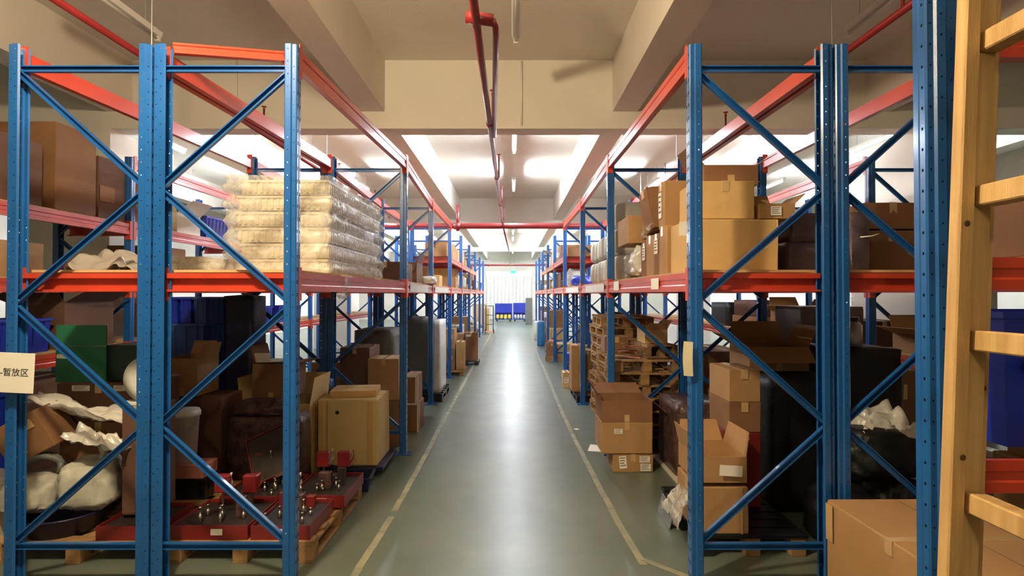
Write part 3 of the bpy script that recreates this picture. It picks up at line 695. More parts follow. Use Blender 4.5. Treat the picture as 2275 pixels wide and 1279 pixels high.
for k, (a, zz, s_) in enumerate([(0.2, 1.09, 1)]):
    o = MB().box(-0.16, 0.16, -0.12, 0.12, 0, 0.006, 'paper').box(-0.15, 0.12, -0.11, 0.11, 0.006, 0.012, 'paper', Matrix.Rotation(0.2, 4, 'Z')).box(-0.16, -0.0, -0.12, -0.115, 0.006, 0.09, 'paper').obj('paper_stack'); o.location = (-2.33, 5.3, 1.066); o.rotation_euler = (0, 0, 0.15)
    tag(o, 'white paper sheets lying on the dim brown open carton', 'paper')
# cream cabinet-like box on blue dolly
t = thing('plastic_dolly', 'dark blue low dolly under the big cream box', 'dolly', (-1.52, 5.38, 0))
MB().cbox(-0.29, 0.31, -0.3, 0.3, 0.06, 0.1, 0.008, 'navy_film').obj('platform', t)
for sx in (-1, 1):
    for sy in (-1, 1): MB().lathe([(0.028, -0.012), (0.03, 0), (0.028, 0.012)], 'rubber', 14, Matrix.Translation((sx*0.22, sy*0.22, 0.03)) @ Matrix.Rotation(PI/2, 4, 'Y')).obj('wheel', t, True)
t = carton('large cream box with a round dark handle hole and a folded edge', -1.55, 5.37, 0.102, 0.56, 0.5, 0.62, 'carton_cream', tape=None, jit=0.012)
MB().lathe([(0.018, 0), (0.018, 0.003)], 'ink', 16, Matrix.Translation((-0.1, -0.2585, 0.5)) @ Matrix.Rotation(PI/2, 4, 'X')).obj('handle_hole', t)
MB().cbox(-0.277, -0.235, -0.262, -0.253, 0.01, 0.61, 0.002, 'carton_pale').cbox(-0.2, -0.19, -0.262, -0.256, 0.01, 0.61, 0.002, 'carton').cbox(0.19, 0.235, -0.266, -0.253, 0.01, 0.61, 0.002, 'carton_pale').obj('folded_edge', t)['kind'] = 'stuff'
carton('flat tan carton lying on top of the big cream box', -1.56, 5.42, 0.722, 0.44, 0.36, 0.06, 'carton_pale', 0.12, tape=None)
crate('small dark blue crate beside the fixture trays at the aisle edge', -1.42, 4.82, 0.0, 0.34, 0.26, 0.12, 'navy_film', 0.1)
cartonP('brown carton marked with faint numerals, upper of two beside the second post', 818, 887, 797, 890, 6.12, 0.4, 'carton', z=0.52, labels=())
cartonP('brown carton, lower of two beside the second post', 816, 889, 890, 1000, 6.12, 0.42, 'carton_dark', z=0.0)
# small white framed crates right of second post
for i, (a, b, zz, hh, lb) in enumerate([(904, 926, 0.0, 0.36, 'white-edged narrow box, lower one beside the second left post'), (904, 922, 0.362, 0.34, 'white-edged narrow box, upper one beside the second left post')]):
    t = carton(lb, PX((a+b)/2, 6.75), 6.95, zz, (PX(b, 6.75)-PX(a, 6.75))+0.06, 0.4, hh, 'carton_dark', tape=None)
    w_ = PX(b, 6.75)-PX(a, 6.75)+0.06
    q = MB()
    for (x_, z0_, x1_, z1_) in ((-w_/2, 0, -w_/2+0.02, hh), (w_/2-0.02, 0, w_/2, hh), (-w_/2+0.02, hh-0.02, w_/2-0.02, hh)): q.box(x_, x1_, -0.209, -0.205, z0_, z1_, 'carton_white')
    q.box(w_/2+0.007, w_/2+0.009, -0.2, -0.17, 0, hh, 'carton_white'); q.obj('white_edging', t)['kind'] = 'stuff'
# ------------------------------------------------------------------ second rack (back to back), near bay, left of frame
pallet('wooden pallet under the sacks at the far left', -2.80, 4.03, 0, 1.1, 1.14)
fixture_tray('red tray with a pale plate on the left pallet corner', -2.47, 3.68, 0.141, 0.4, 0.40, 21, 0.09, lab=False, load=False)
o = MB().lathe([(0.2, 0), (0.26, 0.12), (0.275, 0.125), (0.275, 0.135), (0.25, 0.13), (0.19, 0.012), (0.0, 0.01)], 'navy_film', 28).obj('plastic_basin', None, True); o.location = (-3.02, 3.68, 0.142); tag(o, 'dark blue round plastic basin under the white sacks', 'basin')
sack('white bulging sack with a twisted neck in the left rack', -2.86, 3.70, 0.277, 0.34, 0.34, 0.34, 4, rz=0.3, tie=(0.05, 0.0, 0.33))
sack('pale grey-green sack left of the bulging white sack', -3.21, 3.66, 0.277, 0.32, 0.30, 0.25, 9, 'white_sack')
sack('white sack slumped low at the left edge of the frame', -3.56, 3.7, 0.0, 0.36, 0.4, 0.5, 6, 'white_sack')
t = thing('coiled_hose', 'grey-green coiled hose lying over the low sacks', 'hose', (-3.13, 3.62, 0.50))
MB().tube([(0.11*math.cos(a*0.4)*(1+0.02*a/6), 0.04*math.sin(a*0.5), 0.03+0.11*abs(math.sin(a*0.4))) for a in range(0, 28)], 0.02, 'grey_cover', 8).obj('hose', t, True)
for i, (x_, w_, zz, hh, mm) in enumerate([(-3.02, 0.56, 0.141, 0.32, 'carton_brown'), (-3.03, 0.58, 0.463, 0.32, 'carton_dark'), (-3.03, 0.62, 0.785, 0.28, 'carton_brown')]):
    carton(['lowest', 'middle', 'topmost'][i]+' dark brown carton of the stack behind the white sacks', x_, 4.2, zz, w_, 0.46, hh, mm, labels=[('f', 0.3, 0.88, 0.13, 0.04), ('f', 0.75, 0.88, 0.09, 0.04)] if i == 2 else ())
carton('brown carton tipped on its corner over the white sacks', -3.19, 3.72, 0.66, 0.30, 0.28, 0.27, 'carton_dark', rot=(math.radians(6), math.radians(-28), 0.15), labels=[('f', 0.75, 0.75, 0.07, 0.06, 'carton_pale'), ('f', 0.35, 0.3, 0.08, 0.08, 'carton_pale')])
sheet('white crumpled plastic sheeting heaped behind the tipped carton', -3.0, 3.80, 0.80, 0.80, 0.2, 0.07, 3, 'white_film', prof=lambda u, v: 0.03+0.14*(1-u)+0.02*math.sin(u*9))
sheet('white crumpled plastic film hanging lower right of the tipped carton', -2.74, 3.60, 0.66, 0.36, 0.2, 0.06, 5, 'white_film', prof=lambda u, v: 0.02+0.13*(1-u))
t = thing('green_folder_board', 'bright green two-panel board standing in the left rack', 'board', (PX(180, 3.99), 4.0, 1.069))
wd = PX(236, 3.99)-PX(124, 3.99); h_ = PZ(722, 3.99)-1.069
MB().cbox(-wd/2, wd/2, -0.006, 0.006, 0.0, h_*0.63, 0.002, 'green_board').obj('lower_panel', t)
MB().cbox(-wd/2, wd/2, -0.004, 0.008, h_*0.635, h_, 0.002, 'green_board').obj('upper_panel', t)
q = MB(); q.add([(-wd/2+0.01, -0.008, h_*0.42), (-wd/2+0.1, -0.008, h_*0.41), (-wd/2+0.07, -0.008, h_*0.47), (-wd/2+0.03, -0.008, h_*0.5), (-wd/2+0.01, -0.008, h_*0.48)], [(0, 1, 2, 3, 4)], 'paper'); q.obj('paper_scrap', t)
cartonP('dark green box standing right of the green board', 238, 316, 766, 872, 4.04, 0.36, 'green_dark', z=1.069, tape=None)
t = thing('round_lamp_shade', 'white rounded disc on edge beside the left post pair', 'disc', (PX(325, 3.66), 3.70, PZ(894, 3.66)))
MB().lathe([(0.0, 0.0), (0.11, 0.004), (0.15, 0.02), (0.155, 0.035), (0.1, 0.03), (0.0, 0.02)], 'white_plastic', 32, Matrix.Translation((0, 0, 0.155)) @ Matrix.Rotation(PI/2, 4, 'X')).obj('shade', t, True)
MB().cbox(-0.17, 0.09, -0.05, 0.06, -0.02, 0.003, 0.004, 'white_plastic').obj('stand', t)
carton('grey-brown box holding up the white disc behind the post pair', PX(330, 3.75), 3.78, 0.235, 0.2, 0.26, PZ(894, 3.66)-0.02-0.236, 'carton_brown')
# seen between the posts of the near left frame
crate('black open crate below the pinkish foam block', -2.5, 4.26, 0.141, 0.3, 0.2, 0.16, 'black_plastic')
carton('pinkish foam block under the white bucket', -2.52, 4.26, 0.304, 0.3, 0.2, 0.1, 'pink_foam', tape=None, name='foam_block', cat='foam block')
t = thing('plastic_bucket', 'white plastic bucket on the pinkish foam block', 'bucket', (-2.57, 4.26, 0.405))
MB().lathe([(0.08, 0), (0.098, 0.36), (0.103, 0.36), (0.103, 0.38), (0.098, 0.385), (0.0, 0.385)], 'white_plastic', 26).obj('bucket_body', t, True)
MB().lathe([(0.108, 0.36), (0.11, 0.39), (0.1, 0.41), (0.0, 0.41)], 'white_enamel', 26).obj('lid', t, True)
MB().tube([(0.105*math.cos(a), -0.02-0.06*math.sin(a), 0.33-0.09*math.sin(a)) for a in [PI*k/12 for k in range(13)]], 0.003, 'steel', 6).obj('bail_handle', t, True)
carton('grey-brown tall box behind the white bucket', -2.72, 4.85, 0.0, 0.42, 0.36, 0.83, 'carton_brown', tape=None)
cartonP('brown open carton standing above the white bucket', 372, 440, 796, 880, 4.66, 0.34, 'carton', z=0.84, flaps={'r': 70, 'b': 80})
wrapped('tall navy plastic-wrapped column under the middle deck', PX(526, 5.3), 5.48, 0.0, 0.32, 0.34, 1.70, 'navy_film', 8, name='wrapped_column', cat='wrapped column', bands=5)
for i, zz in enumerate((0.0, 0.48, 0.96)):
    crate(['lowest', 'middle', 'topmost'][i]+' blue mesh crate of the stack beside the navy column', -3.12, 5.42, zz+0.001*i, 0.34, 0.5, 0.475, 'blue_mesh')
for i, (p0, p1, mm) in enumerate([(384, 403, 'blue_plastic'), (406, 433, 'blue_plastic'), (436, 466, 'blue_mesh')]):
    cc = crate(['leftmost', 'middle', 'rightmost'][i]+' translucent blue bin on top of the blue mesh crates', (PX(p0, 5.25)+PX(p1, 5.25))/2, 5.4, 1.44, PX(p1, 5.25)-PX(p0, 5.25)-0.02, 0.4, 0.25, mm)
# sign hanging at the left post
t = thing('paper_sign', 'white paper sign with black Chinese characters hung on the leftmost post', 'sign', (PX(0, 3.12), 3.115, PZ(826, 3.12)), rot=(0, math.radians(2.5), 0))
MB().cbox(-0.17, PX(80, 3.12)-PX(0, 3.12), -0.002, 0.002, -0.115, 0.115, 0.0008, 'paper').obj('sheet', t)
cu = bpy.data.curves.new('sign_text', 'FONT'); cu.body = '-暂放区'; cu.size = 0.050; cu.extrude = 0.0004; cu.align_x = 'RIGHT'; cu.align_y = 'CENTER'; cu.materials.append(MATS['ink'])
to = bpy.data.objects.new('tmp_text', cu); C.objects.link(to); bpy.context.view_layer.update(); tm_ = bpy.data.meshes.new_from_object(to); bpy.data.objects.remove(to); to = link('lettering', tm_, t);  to.location = (PX(69, 3.12)-PX(0, 3.12), -0.003, 0.0); to.rotation_euler = (PI/2, 0, 0)
# ------------------------------------------------------------------ LEFT rack, near bay, middle level
def tray_load(label, x0, x1, y0, y1, z, n, lh, seed, film=True):
    t = thing('wrapped_tray_stack', label, 'wrapped stack', ((x0+x1)/2, (y0+y1)/2, z)); w, d = x1-x0, y1-y0; rn = random.Random(seed)
    for k in range(n):
        mb = MB(); dx = rn.uniform(-0.02, 0.02)+0.01*k/ n; dy = rn.uniform(-0.015, 0.015); g = 0.012+0.02*(k % 2)
        hw, hd = w/2-g, d/2-g; za = k*lh+0.004; zb = (k+1)*lh-0.012
        mb.box(-hw+dx, hw+dx, -hd+dy, hd+dy, za, zb, 'beige_tray')
        mb.box(-hw+dx-0.012, hw+dx+0.012, -hd+dy-0.012, hd+dy+0.012, zb-0.012, zb+0.006, 'beige_tray')
        nx = int(w/0.045); ny = int(d/0.045)
        for i in range(nx):
            u = -hw+dx+2*hw*(i+0.5)/nx; mb.box(u-0.010, u+0.010, -hd+dy-0.009, -hd+dy, za+0.012, zb-0.016, 'beige_tray')
        for i in range(ny):
            v = -hd+dy+2*hd*(i+0.5)/ny; mb.box(hw+dx, hw+dx+0.009, v-0.010, v+0.010, za+0.012, zb-0.016, 'beige_tray')
        mb.obj('tray_layer', t)
    if film:
        vs = []; fs = []; per = []; N_ = 26; H_ = n*lh; nz = 26; off = Vector((seed, seed*2, 0))
        for (ax, ay, bx, by) in ((-1, -1, 1, -1), (1, -1, 1, 1), (1, 1, -1, 1), (-1, 1, -1, -1)):
            for q in range(N_): u = q/N_; per.append((ax+(bx-ax)*u, ay+(by-ay)*u))
        for k in range(nz+1):
            for (a, b) in per:
                zf = k/nz; p = Vector((a*w*2, b*d*2, zf*H_*7))+off
                nn = 0.03+abs(noise.fractal(p*1.1, 1.0, 2.0, 4))*0.035+0.014*math.sin(zf*n*2*PI)
                vs.append((a*(w/2+nn), b*(d/2+nn), zf*(H_+0.02)+noise.noise(p*0.8)*0.01*(zf > 0.02)))
        N = len(per)
        for k in range(nz):
            for i in range(N): fs.append((k*N+i, k*N+(i+1) % N, (k+1)*N+(i+1) % N, (k+1)*N+i))
        c = len(vs); vs.append((0, 0, H_+0.025)); [fs.append((nz*N+i, nz*N+(i+1) % N, c)) for i in range(N)]
        MB().add(vs, fs, 'clear_film').obj('stretch_film', t, True)
    return t
tray_load('big film-wrapped stack of beige trays on the near left rack', -2.07, -1.37, 4.0, 5.5, DK, 6, 0.118, 5)
tray_load('low film-wrapped tray layer left of the big tray stack', -2.76, -2.15, 4.02, 5.2, DK, 1, 0.118, 9)
t = thing('film_wrap_scrap', 'clear film wound around the near left orange beam', 'plastic film', (-1.27, 3.98, ZM))
vs = []; 
q = MB(); ring = [(-0.028, -0.015), (0.034, -0.02), (0.036, 0.05), (0.034, 0.122), (0.0, 0.124), (-0.028, 0.12)]
vs = []
for j in range(9):
    for (a, b) in ring: vs.append((a*(1+0.1*R.random()), j*0.026, b+R.uniform(-0.006, 0.006)-(0.03*math.sin(j*0.7) if b < 0 else 0)))
q.add(vs, [(j*6+k, j*6+(k+1) % 6, (j+1)*6+(k+1) % 6, (j+1)*6+k) for j in range(8) for k in range(6)], 'clear_film'); q.obj('film', t, True)
sheet('grey plastic film bundled on the left rack above the orange beam', -2.62, 3.62, DK, 0.52, 0.5, 0.09, 13, 'grey_film', prof=lambda u, v: 0.09*math.sin(u*PI)*math.sin(v*PI))
# ------------------------------------------------------------------ far left rack: big cartons
FL = -4.14; F2 = 2.36+0.132; F1 = DK; F0 = 1.07+0.132
carton('huge brown carton with a red heart-like mark on the far left rack', FL-0.31, 5.14, F2, 0.6, 0.48, 0.80, 'carton_dark', labels=[('f', 0.62, 0.62, 0.09, 0.11, 'paper'), ('f', 0.66, 0.17, 0.07, 0.08, 'yellow_plastic')])
carton('brown carton directly behind the huge one on the far left rack', FL-0.31, 5.60, F2, 0.6, 0.38, 0.62, 'carton_brown', labels=[('r', 0.3, 0.4, 0.2, 0.16, 'carton_dark')])
carton('dark brown wide carton left of the huge carton', FL-0.34, 4.35, F2, 0.6, 0.9, 0.56, 'carton_brown')
carton('grey-brown carton at the rear of the far left rack near its post', FL-0.34, 6.2, F2, 0.6, 0.5, 0.52, 'carton_dark')
carton('pale open box on the far left rack behind the post', FL-0.3, 7.0, F2, 0.5, 0.5, 0.25, 'carton_white', flaps={'f': 70, 'r': 40})
crate('bright blue crate on the far left rack beside the pale open box', FL-0.3, 7.7, F2, 0.5, 0.6, 0.3)
for i, (y_, zz, hh, mm, lb) in enumerate([(4.5, F1, 0.3, 'carton', 'tan box on the far left rack, middle level'), (6.6, F1, 0.42, 'carton_dark', 'brown carton on the far left rack, middle level past the second post'), (7.5, F1, 0.35, 'carton_pale', 'pale carton on the far left rack, middle level'),
        (5.35, F0, 0.44, 'carton_brown', 'big brown carton low on the far left rack behind the green board'), (7.0, F0, 0.4, 'carton', 'tan carton low on the far left rack past the second post'), (7.8, F0, 0.42, 'carton_dark', 'dim carton low on the far left rack, farther back')]):
    carton(lb, FL-0.31, y_, zz, 0.55, 0.62, hh, mm, flaps={'r': 30, 'l': 20, 'f': 60} if i == 3 else None)
for i, (y_, zz, hh) in enumerate([(4.35, F0, 0.3), (4.75, F0, 0.3), (9.3, F0, 0.3), (9.9, F0, 0.3), (10.6, F0, 0.3), (8.8, F1, 0.3), (9.6, F1, 0.3)]):
    crate(['first', 'second', 'third', 'fourth', 'fifth', 'sixth', 'seventh'][i]+' blue bin along the far left rack, counted from the camera', FL-0.26, y_, zz, 0.4, 0.34, hh)
carton('big dark carton on the floor under the far left rack', FL-0.3, 5.0, 0, 0.6, 0.8, 0.95, 'carton_brown')
crate('blue crate on the floor beside the far left dark carton', FL+0.02-0.3, 4.3, 0.0, 0.5, 0.45, 0.9, 'blue_plastic')
carton('brown carton on the floor under the far left rack past its post', FL-0.3, 6.5, 0, 0.6, 0.9, 0.85, 'carton_dark')
# ------------------------------------------------------------------ RIGHT rack near bay, floor
t = thing('plastic_pallet', 'black low pallet under the front carton pair at the right', 'pallet', (1.58, 4.0, 0))
for i in range(7): MB().cbox(-0.36, 0.36, -0.45+i*0.133, -0.45+i*0.133+0.105, 0.12, 0.145, 0.003, 'black_plastic').obj('deck_board', t)
for x_ in (-0.3, 0.0, 0.3):
    for y_ in (-0.39, 0.0, 0.39): MB().cbox(x_-0.05, x_+0.05, y_-0.05, y_+0.05, 0.0, 0.12, 0.003, 'pallet_wood' if x_ > -0.2 else 'black_plastic').obj('block', t)
cartonP('brown carton on the black pallet behind the front right post, lower of the pair', 1548, 1662, 1082, 1195, 3.56, 0.42, 'carton', z=0.147, tape='l', labels=[('f', 0.84, 0.5, 0.012, 0.3, 'tape')])
cartonP('open brown carton on top of the lower one, white label on its inner flap', 1548, 1658, 1015, 1082, 3.56, 0.4, 'carton', z=0.482, flaps={'b': 68, 'r': 78, 'l': 75}, tape=None)
o = MB().cbox(-0.075, 0.075, -0.002, 0.0, -0.035, 0.035, 0.0005, 'paper').obj('paper_label'); o.location = (PX(1622, 3.54), 3.535, PZ(1045, 3.54)); o.rotation_euler = (0, 0.06, 0); tag(o, 'white paper label on the front of the open brown carton', 'label')
sheet('crumpled clear film sagging at the left of the front carton pair', 1.165, 3.80, 0.15, 0.12, 0.4, 0.06, 21, 'clear_film', prof=lambda u, v: 0.26*u**0.6*(1-0.4*v))
o = MB().cbox(-0.003, 0.003, -0.16, 0.16, 0, 0.15, 0.001, 'zinc').obj('metal_plate'); o.location = (1.15, 4.12, 0.004); o.rotation_euler = (0, 0.25, 0); tag(o, 'pale metal plate leaning on the black pallet edge', 'plate')
for i, (zz, hh, mm) in enumerate([(0.147, 0.55, 'dark_red_steel'), (0.699, 0.22, 'carton_dark'), (0.921, 0.24, 'carton')]):
    carton(['dark red crate at the base of the stack behind the front cartons', 'lower brown carton on the dark red crate', 'upper brown carton above the dark red crate'][i], 1.72, 4.2, zz, 0.23, 0.4, hh, mm, tape=None if i == 0 else 'f', labels=[('f', 0.15, 0.93, 0.05, 0.03), ('f', 0.5, 0.93, 0.055, 0.03)] if i == 0 else ())
wrapped('maroon film-wrapped load on the floor behind the front right post', 1.77, 5.36, 0.025, 0.50, 0.72, 0.66, 'dark_film', 12)
o = MB().cbox(-0.3, 0.3, -0.42, 0.42, 0, 0.024, 0.003, 'carton_white').obj('base_board'); o.location = (1.79, 5.33, 0); tag(o, 'pale board under the maroon film-wrapped load', 'board')
t1 = cartonP('flat brown carton with three white labels on the floor, lowest of three', 1362, 1450, 1008, 1048, 5.24, 0.36, 'carton', z=0.0, labels=[('f', 0.25, 0.55, 0.07, 0.12, 'paper', 0.1), ('f', 0.78, 0.72, 0.1, 0.06), ('f', 0.8, 0.27, 0.1, 0.07)])
cartonP('brown carton with one white label, middle of three at the right aisle edge', 1337, 1449, 938, 1007, 5.22, 0.42, 'carton', z=0.183, labels=[('f', 0.33, 0.72, 0.08, 0.05)])
cartonP('brown carton with a loose flap, topmost of three at the right aisle edge', 1337, 1449, 890, 937, 5.22, 0.4, 'carton_dark', z=0.487, flaps={'l': 60, 'b': 25, 'r': -40}, tape='f')
o = MB().box(-0.09, 0.09, -0.13, 0.13, 0, 0.002, 'paper').obj('paper_sheet'); o.location = (0.95, 6.05, 0.0); o.rotation_euler = (0, 0, -0.25); tag(o, 'white paper sheet lying on the floor beside the right cartons', 'paper')
o = MB().box(-0.03, 0.03, -0.03, 0.03, 0, 0.002, 'paper').obj('paper_scrap'); o.location = (0.82, 6.9, 0.0); o.rotation_euler = (0, 0, 0.4); tag(o, 'tiny white paper scrap on the aisle floor', 'paper')
# pallet stacks behind the second right frame
for i in range(7):
    pallet(['lowest', 'second', 'third', 'fourth', 'fifth', 'sixth', 'topmost'][i]+' pallet of the wooden pallet stack behind the second right post', 1.50+R.uniform(-0.02, 0.02), 6.53+R.uniform(-0.02, 0.02), i*0.1415, 0.74, 1.1, R.uniform(-0.03, 0.03), rough=0.012)
for i in range(10):
    pallet(['lowest', 'second', 'third', 'fourth', 'fifth', 'sixth', 'seventh', 'eighth', 'ninth', 'topmost'][i]+' pallet of the taller rear pallet stack at the right', 1.56+R.uniform(-0.02, 0.02), 7.75+R.uniform(-0.02, 0.02), i*0.1415, 0.7, 1.05, R.uniform(-0.04, 0.04), rough=0.012)
zt = 7*0.1415
t = thing('scrap_pile', 'copper-coloured broken strips piled on the front pallet stack', 'scrap', (1.36, 6.35, zt))
for k in range(12):
    q = MB(); a = R.uniform(0, PI); q.cbox(-R.uniform(0.06, 0.14), R.uniform(0.06, 0.14), -0.02, 0.02, 0, 0.012, 0.002, R.choice(['pink_foam', 'carton_dark', 'pallet_wood']), Matrix.Rotation(a*0.3-0.5, 4, 'Z')); o = q.obj('strip', t); o.location = (R.uniform(-0.12, 0.22), R.uniform(-0.25, 0.1), k*0.0125); o.rotation_euler = (0, R.uniform(-0.04, 0.04), 0)
carton('brown carton on the front pallet stack left of the copper strips', 1.30, 6.85, zt, 0.3, 0.3, 0.2, 'carton_dark')
t = thing('broken_pallet', 'broken pale pallet end tipped on the front pallet stack', 'pallet', (1.68, 6.5, zt), rz=0.1)
for k, (a0, a1, z0, z1) in enumerate([(-0.18, 0.18, 0, 0.02), (-0.18, -0.13, 0.02, 0.13), (-0.03, 0.03, 0.02, 0.13), (0.12, 0.18, 0.02, 0.13), (-0.18, 0.18, 0.13, 0.15)]):
    MB().cbox(a0, a1, -0.35, 0.35, z0, z1, 0.003, 'pallet_wood').obj('board' if k in (0, 4) else 'block', t)
carton('tan carton with torn top on the broken pallet end', 1.68, 6.5, zt+0.152, 0.26, 0.4, 0.16, 'carton_pale', flaps={'l': 50, 'r': 60, 'f': 40})
# right, second rack: black loads
wrapped('big black wrapped load on the floor right of the near right frame', 2.30, 4.72, 0.0, 0.54, 0.9, 1.06, 'black_bag', 31)
carton('pale tan open carton on top of the big black wrapped load', 2.25, 4.76, 1.073, 0.5, 0.42, 0.2, 'carton', flaps={'f': -35, 'l': 30, 'b': 80, 'r': 60})
wrapped('second black wrapped load behind the post pair at the right', 2.88, 4.6, 0.0, 0.5, 0.7, 1.28, 'black_bag', 32)
for i, (a, b, c, w_, d_, h_) in enumerate([(2.26, 3.72, 0.0, 0.42, 0.44, 0.42), (2.70, 3.74, 0.0, 0.44, 0.4, 0.5), (2.5, 3.76, 0.46, 0.5, 0.42, 0.36)]):
    sack(['black bag low beside the right post pair', 'black bag at the right behind the near blue post', 'black bag on top of the other two black bags'][i], a, b, c, w_, d_, h_, 40+i, 'black_bag', name='black_bag', cat='bag', fold=0.05)
sheet('grey-white crumpled film heap over the black bags', 2.62, 3.80, 0.70, 0.5, 0.36, 0.14, 33, 'white_film', prof=lambda u, v: 0.16*math.sin(u*PI*0.9+0.2)*math.sin(v*PI))
sheet('crumpled film drooping right of the black bags', 2.80, 3.60, 0.50, 0.3, 0.2, 0.1, 35, 'white_film', prof=lambda u, v: 0.14*math.sin(v*PI)*u)
o = MB().cbox(-0.03, 0.03, -0.012, 0.012, -0.015, 0.015, 0.002, 'white_plastic').obj('post_clip'); o.location = (2.07, 3.15, PZ(942, 3.17)); o.rotation_euler = (0, 0.5, 0); tag(o, 'small white clip on the post pair node at the right', 'clip')
carton('big grey-pink film-wrapped box on the floor beyond the right frame', 3.05, 5.4, 0.0, 0.6, 0.5, 1.6, 'purple_film', tape=None, name='wrapped_box')
carton('yellow-brown panel box at the far right behind the braces', 3.62, 5.4, 0.0, 0.4, 0.6, 1.0, 'carton_dark', labels=[('f', 0.5, 0.8, 0.2, 0.14, 'carton_cream')])
# ---- right rack, near bay, middle level
cartonP('largest tan carton on the middle deck of the near right rack', 1533, 1730, 487, 592, 3.52, 0.42, 'carton_pale', z=DK, tape=None)
cartonP('tan carton stacked on the largest tan carton', 1548, 1678, 402, 487, 3.58, 0.36, 'carton_pale', z=DK+0.352, labels=[('f', 0.06, 0.2, 0.015, 0.06, 'tape')])
cartonP('shallow brown open box on top of the upper tan carton', 1566, 1686, 366, 401, 3.74, 0.36, 'carton_dark', z=DK+0.61, flaps={'r': 30, 'l': 60}) 
cartonP('small tan open carton with a white label beside the upper tan carton', 1690, 1768, 452, 487, 3.56, 0.3, 'carton', z=DK+0.352, flaps={'b': 75, 'r': 40}, labels=[('f', 0.45, 0.5, 0.07, 0.06)])
o = MB().cbox(-0.035, 0.035, -0.001, 0.001, -0.045, 0.045, 0.0004, 'paper').obj('paper_label'); o.location = (PX(1522, 3.505), 3.505, PZ(508, 3.505)); tag(o, 'white label at the left corner of the largest tan carton', 'label')
ys = 3.97
for i, (dd, hh, mm, lb) in enumerate([(0.22, 0.36, 'carton', 'first narrow carton behind the largest tan carton'), (0.2, 0.33, 'carton_dark', 'second narrow carton behind the largest tan carton'), (0.26, 0.34, 'carton', 'third narrow carton behind the largest tan carton'), (0.24, 0.30, 'carton_dark', 'fourth narrow carton behind the largest tan carton')]):
    carton(lb, 1.43, ys+dd/2, DK, 0.58-0.02*i, dd-0.012, hh, mm, tape='l', labels=[('l', 0.5, 0.7, 0.1, 0.12)] if i % 2 else ()); ys += dd
carton('film-covered carton standing upright over the narrow cartons', 1.42, 4.22, DK+0.365, 0.5, 0.16, 0.36, 'carton', tape='l', labels=[('l', 0.4, 0.5, 0.08, 0.2)])
carton('grey-brown packet tilted against the upright film-covered carton', 1.36, 4.50, DK+0.39, 0.44, 0.2, 0.36, 'carton_dark', rot=(math.radians(-14), math.radians(-5), 0.1), tape='l')
carton('small packet lying behind the tilted grey-brown packet', 1.42, 4.82, DK+0.35, 0.46, 0.22, 0.15, 'carton')
sheet('crumpled film and torn tape over the narrow cartons', 1.3, 4.55, DK+0.34, 0.36, 0.3, 0.07, 51, 'clear_film', prof=lambda u, v: 0.05)
sack('film-wrapped crumpled bundle at the deck edge behind the narrow cartons', 1.36, 5.1, DK, 0.46, 0.3, 0.34, 52, 'white_film', name='bundle', cat='bundle', fold=0.12)
sack('second crumpled bundle next to the second right post', 1.38, 5.46, DK, 0.48, 0.3, 0.3, 53, 'grey_film', name='bundle', cat='bundle', fold=0.12)
t = carton('brown carton with a dark oval hand hole lying over the crumpled bundles', 1.30, 5.3, DK+0.33, 0.42, 0.5, 0.26, 'carton', tape=None)
MB().lathe([(0.03, 0), (0.03, 0.003)], 'ink', 18, Matrix.Translation((-0.02, -0.2575, 0.16)) @ Matrix.Rotation(PI/2, 4, 'X') @ Matrix.Scale(1.7, 4, (1, 0, 0))).obj('hand_hole', t)
for i, (a, b, zz, w_, h_, lb) in enumerate([(2.06, 3.95, DK, 0.26, 0.22, 'lower purple-grey wrapped box left of the right post pair'), (2.08, 3.95, DK+0.222, 0.26, 0.20, 'upper purple-grey wrapped box left of the right post pair'), (1.82, 4.22, DK, 0.2, 0.28, 'dark wrapped box between the tan carton and the purple-grey boxes')]):
    wrapped(lb, a, b, zz, w_, 0.34, h_, 'purple_film', 60+i, name='wrapped_box', cat='wrapped box')
wrapped('narrow grey film-wrapped box right of the right post pair', 2.24, 3.62, DK, 0.15, 0.3, 0.38, 'purple_film', 66, name='wrapped_box', cat='wrapped box')
o = MB().tube([(0, 0, 0), (0.06, -0.01, 0.005), (0.11, 0, 0.02)], 0.004, 'white_plastic', 6).obj('cable_tie', None, True); o.location = (2.04, 3.16, PZ(527, 3.17)); tag(o, 'white cable tie sticking out from the right post pair', 'cable tie')
cartonP('wide tan carton on the deck right of the right post pair, lower one', 1925, 2040, 512, 592, 3.55, 0.4, 'carton_dark', z=DK)
cartonP('wide brown carton on top of the lower wide carton at the right', 1922, 2048, 450, 512, 3.56, 0.38, 'carton_dark', z=DK+0.283)
cartonP('brown carton hidden partly by the near blue post', 2050, 2120, 450, 592, 3.62, 0.38, 'carton_dark', z=DK)
# front right big box
carton('huge brown carton in the front right corner', 2.165, 2.56, 0.125, 0.78, 1.0, 0.44, 'carton', rz=0.02, tape='l', labels=[('l', 0.05, 0.75, 0.06, 0.2, 'tape')])
pallet('wooden pallet hidden under the huge front right carton', 2.22, 2.56, 0, 0.7, 0.9, h=0.123)
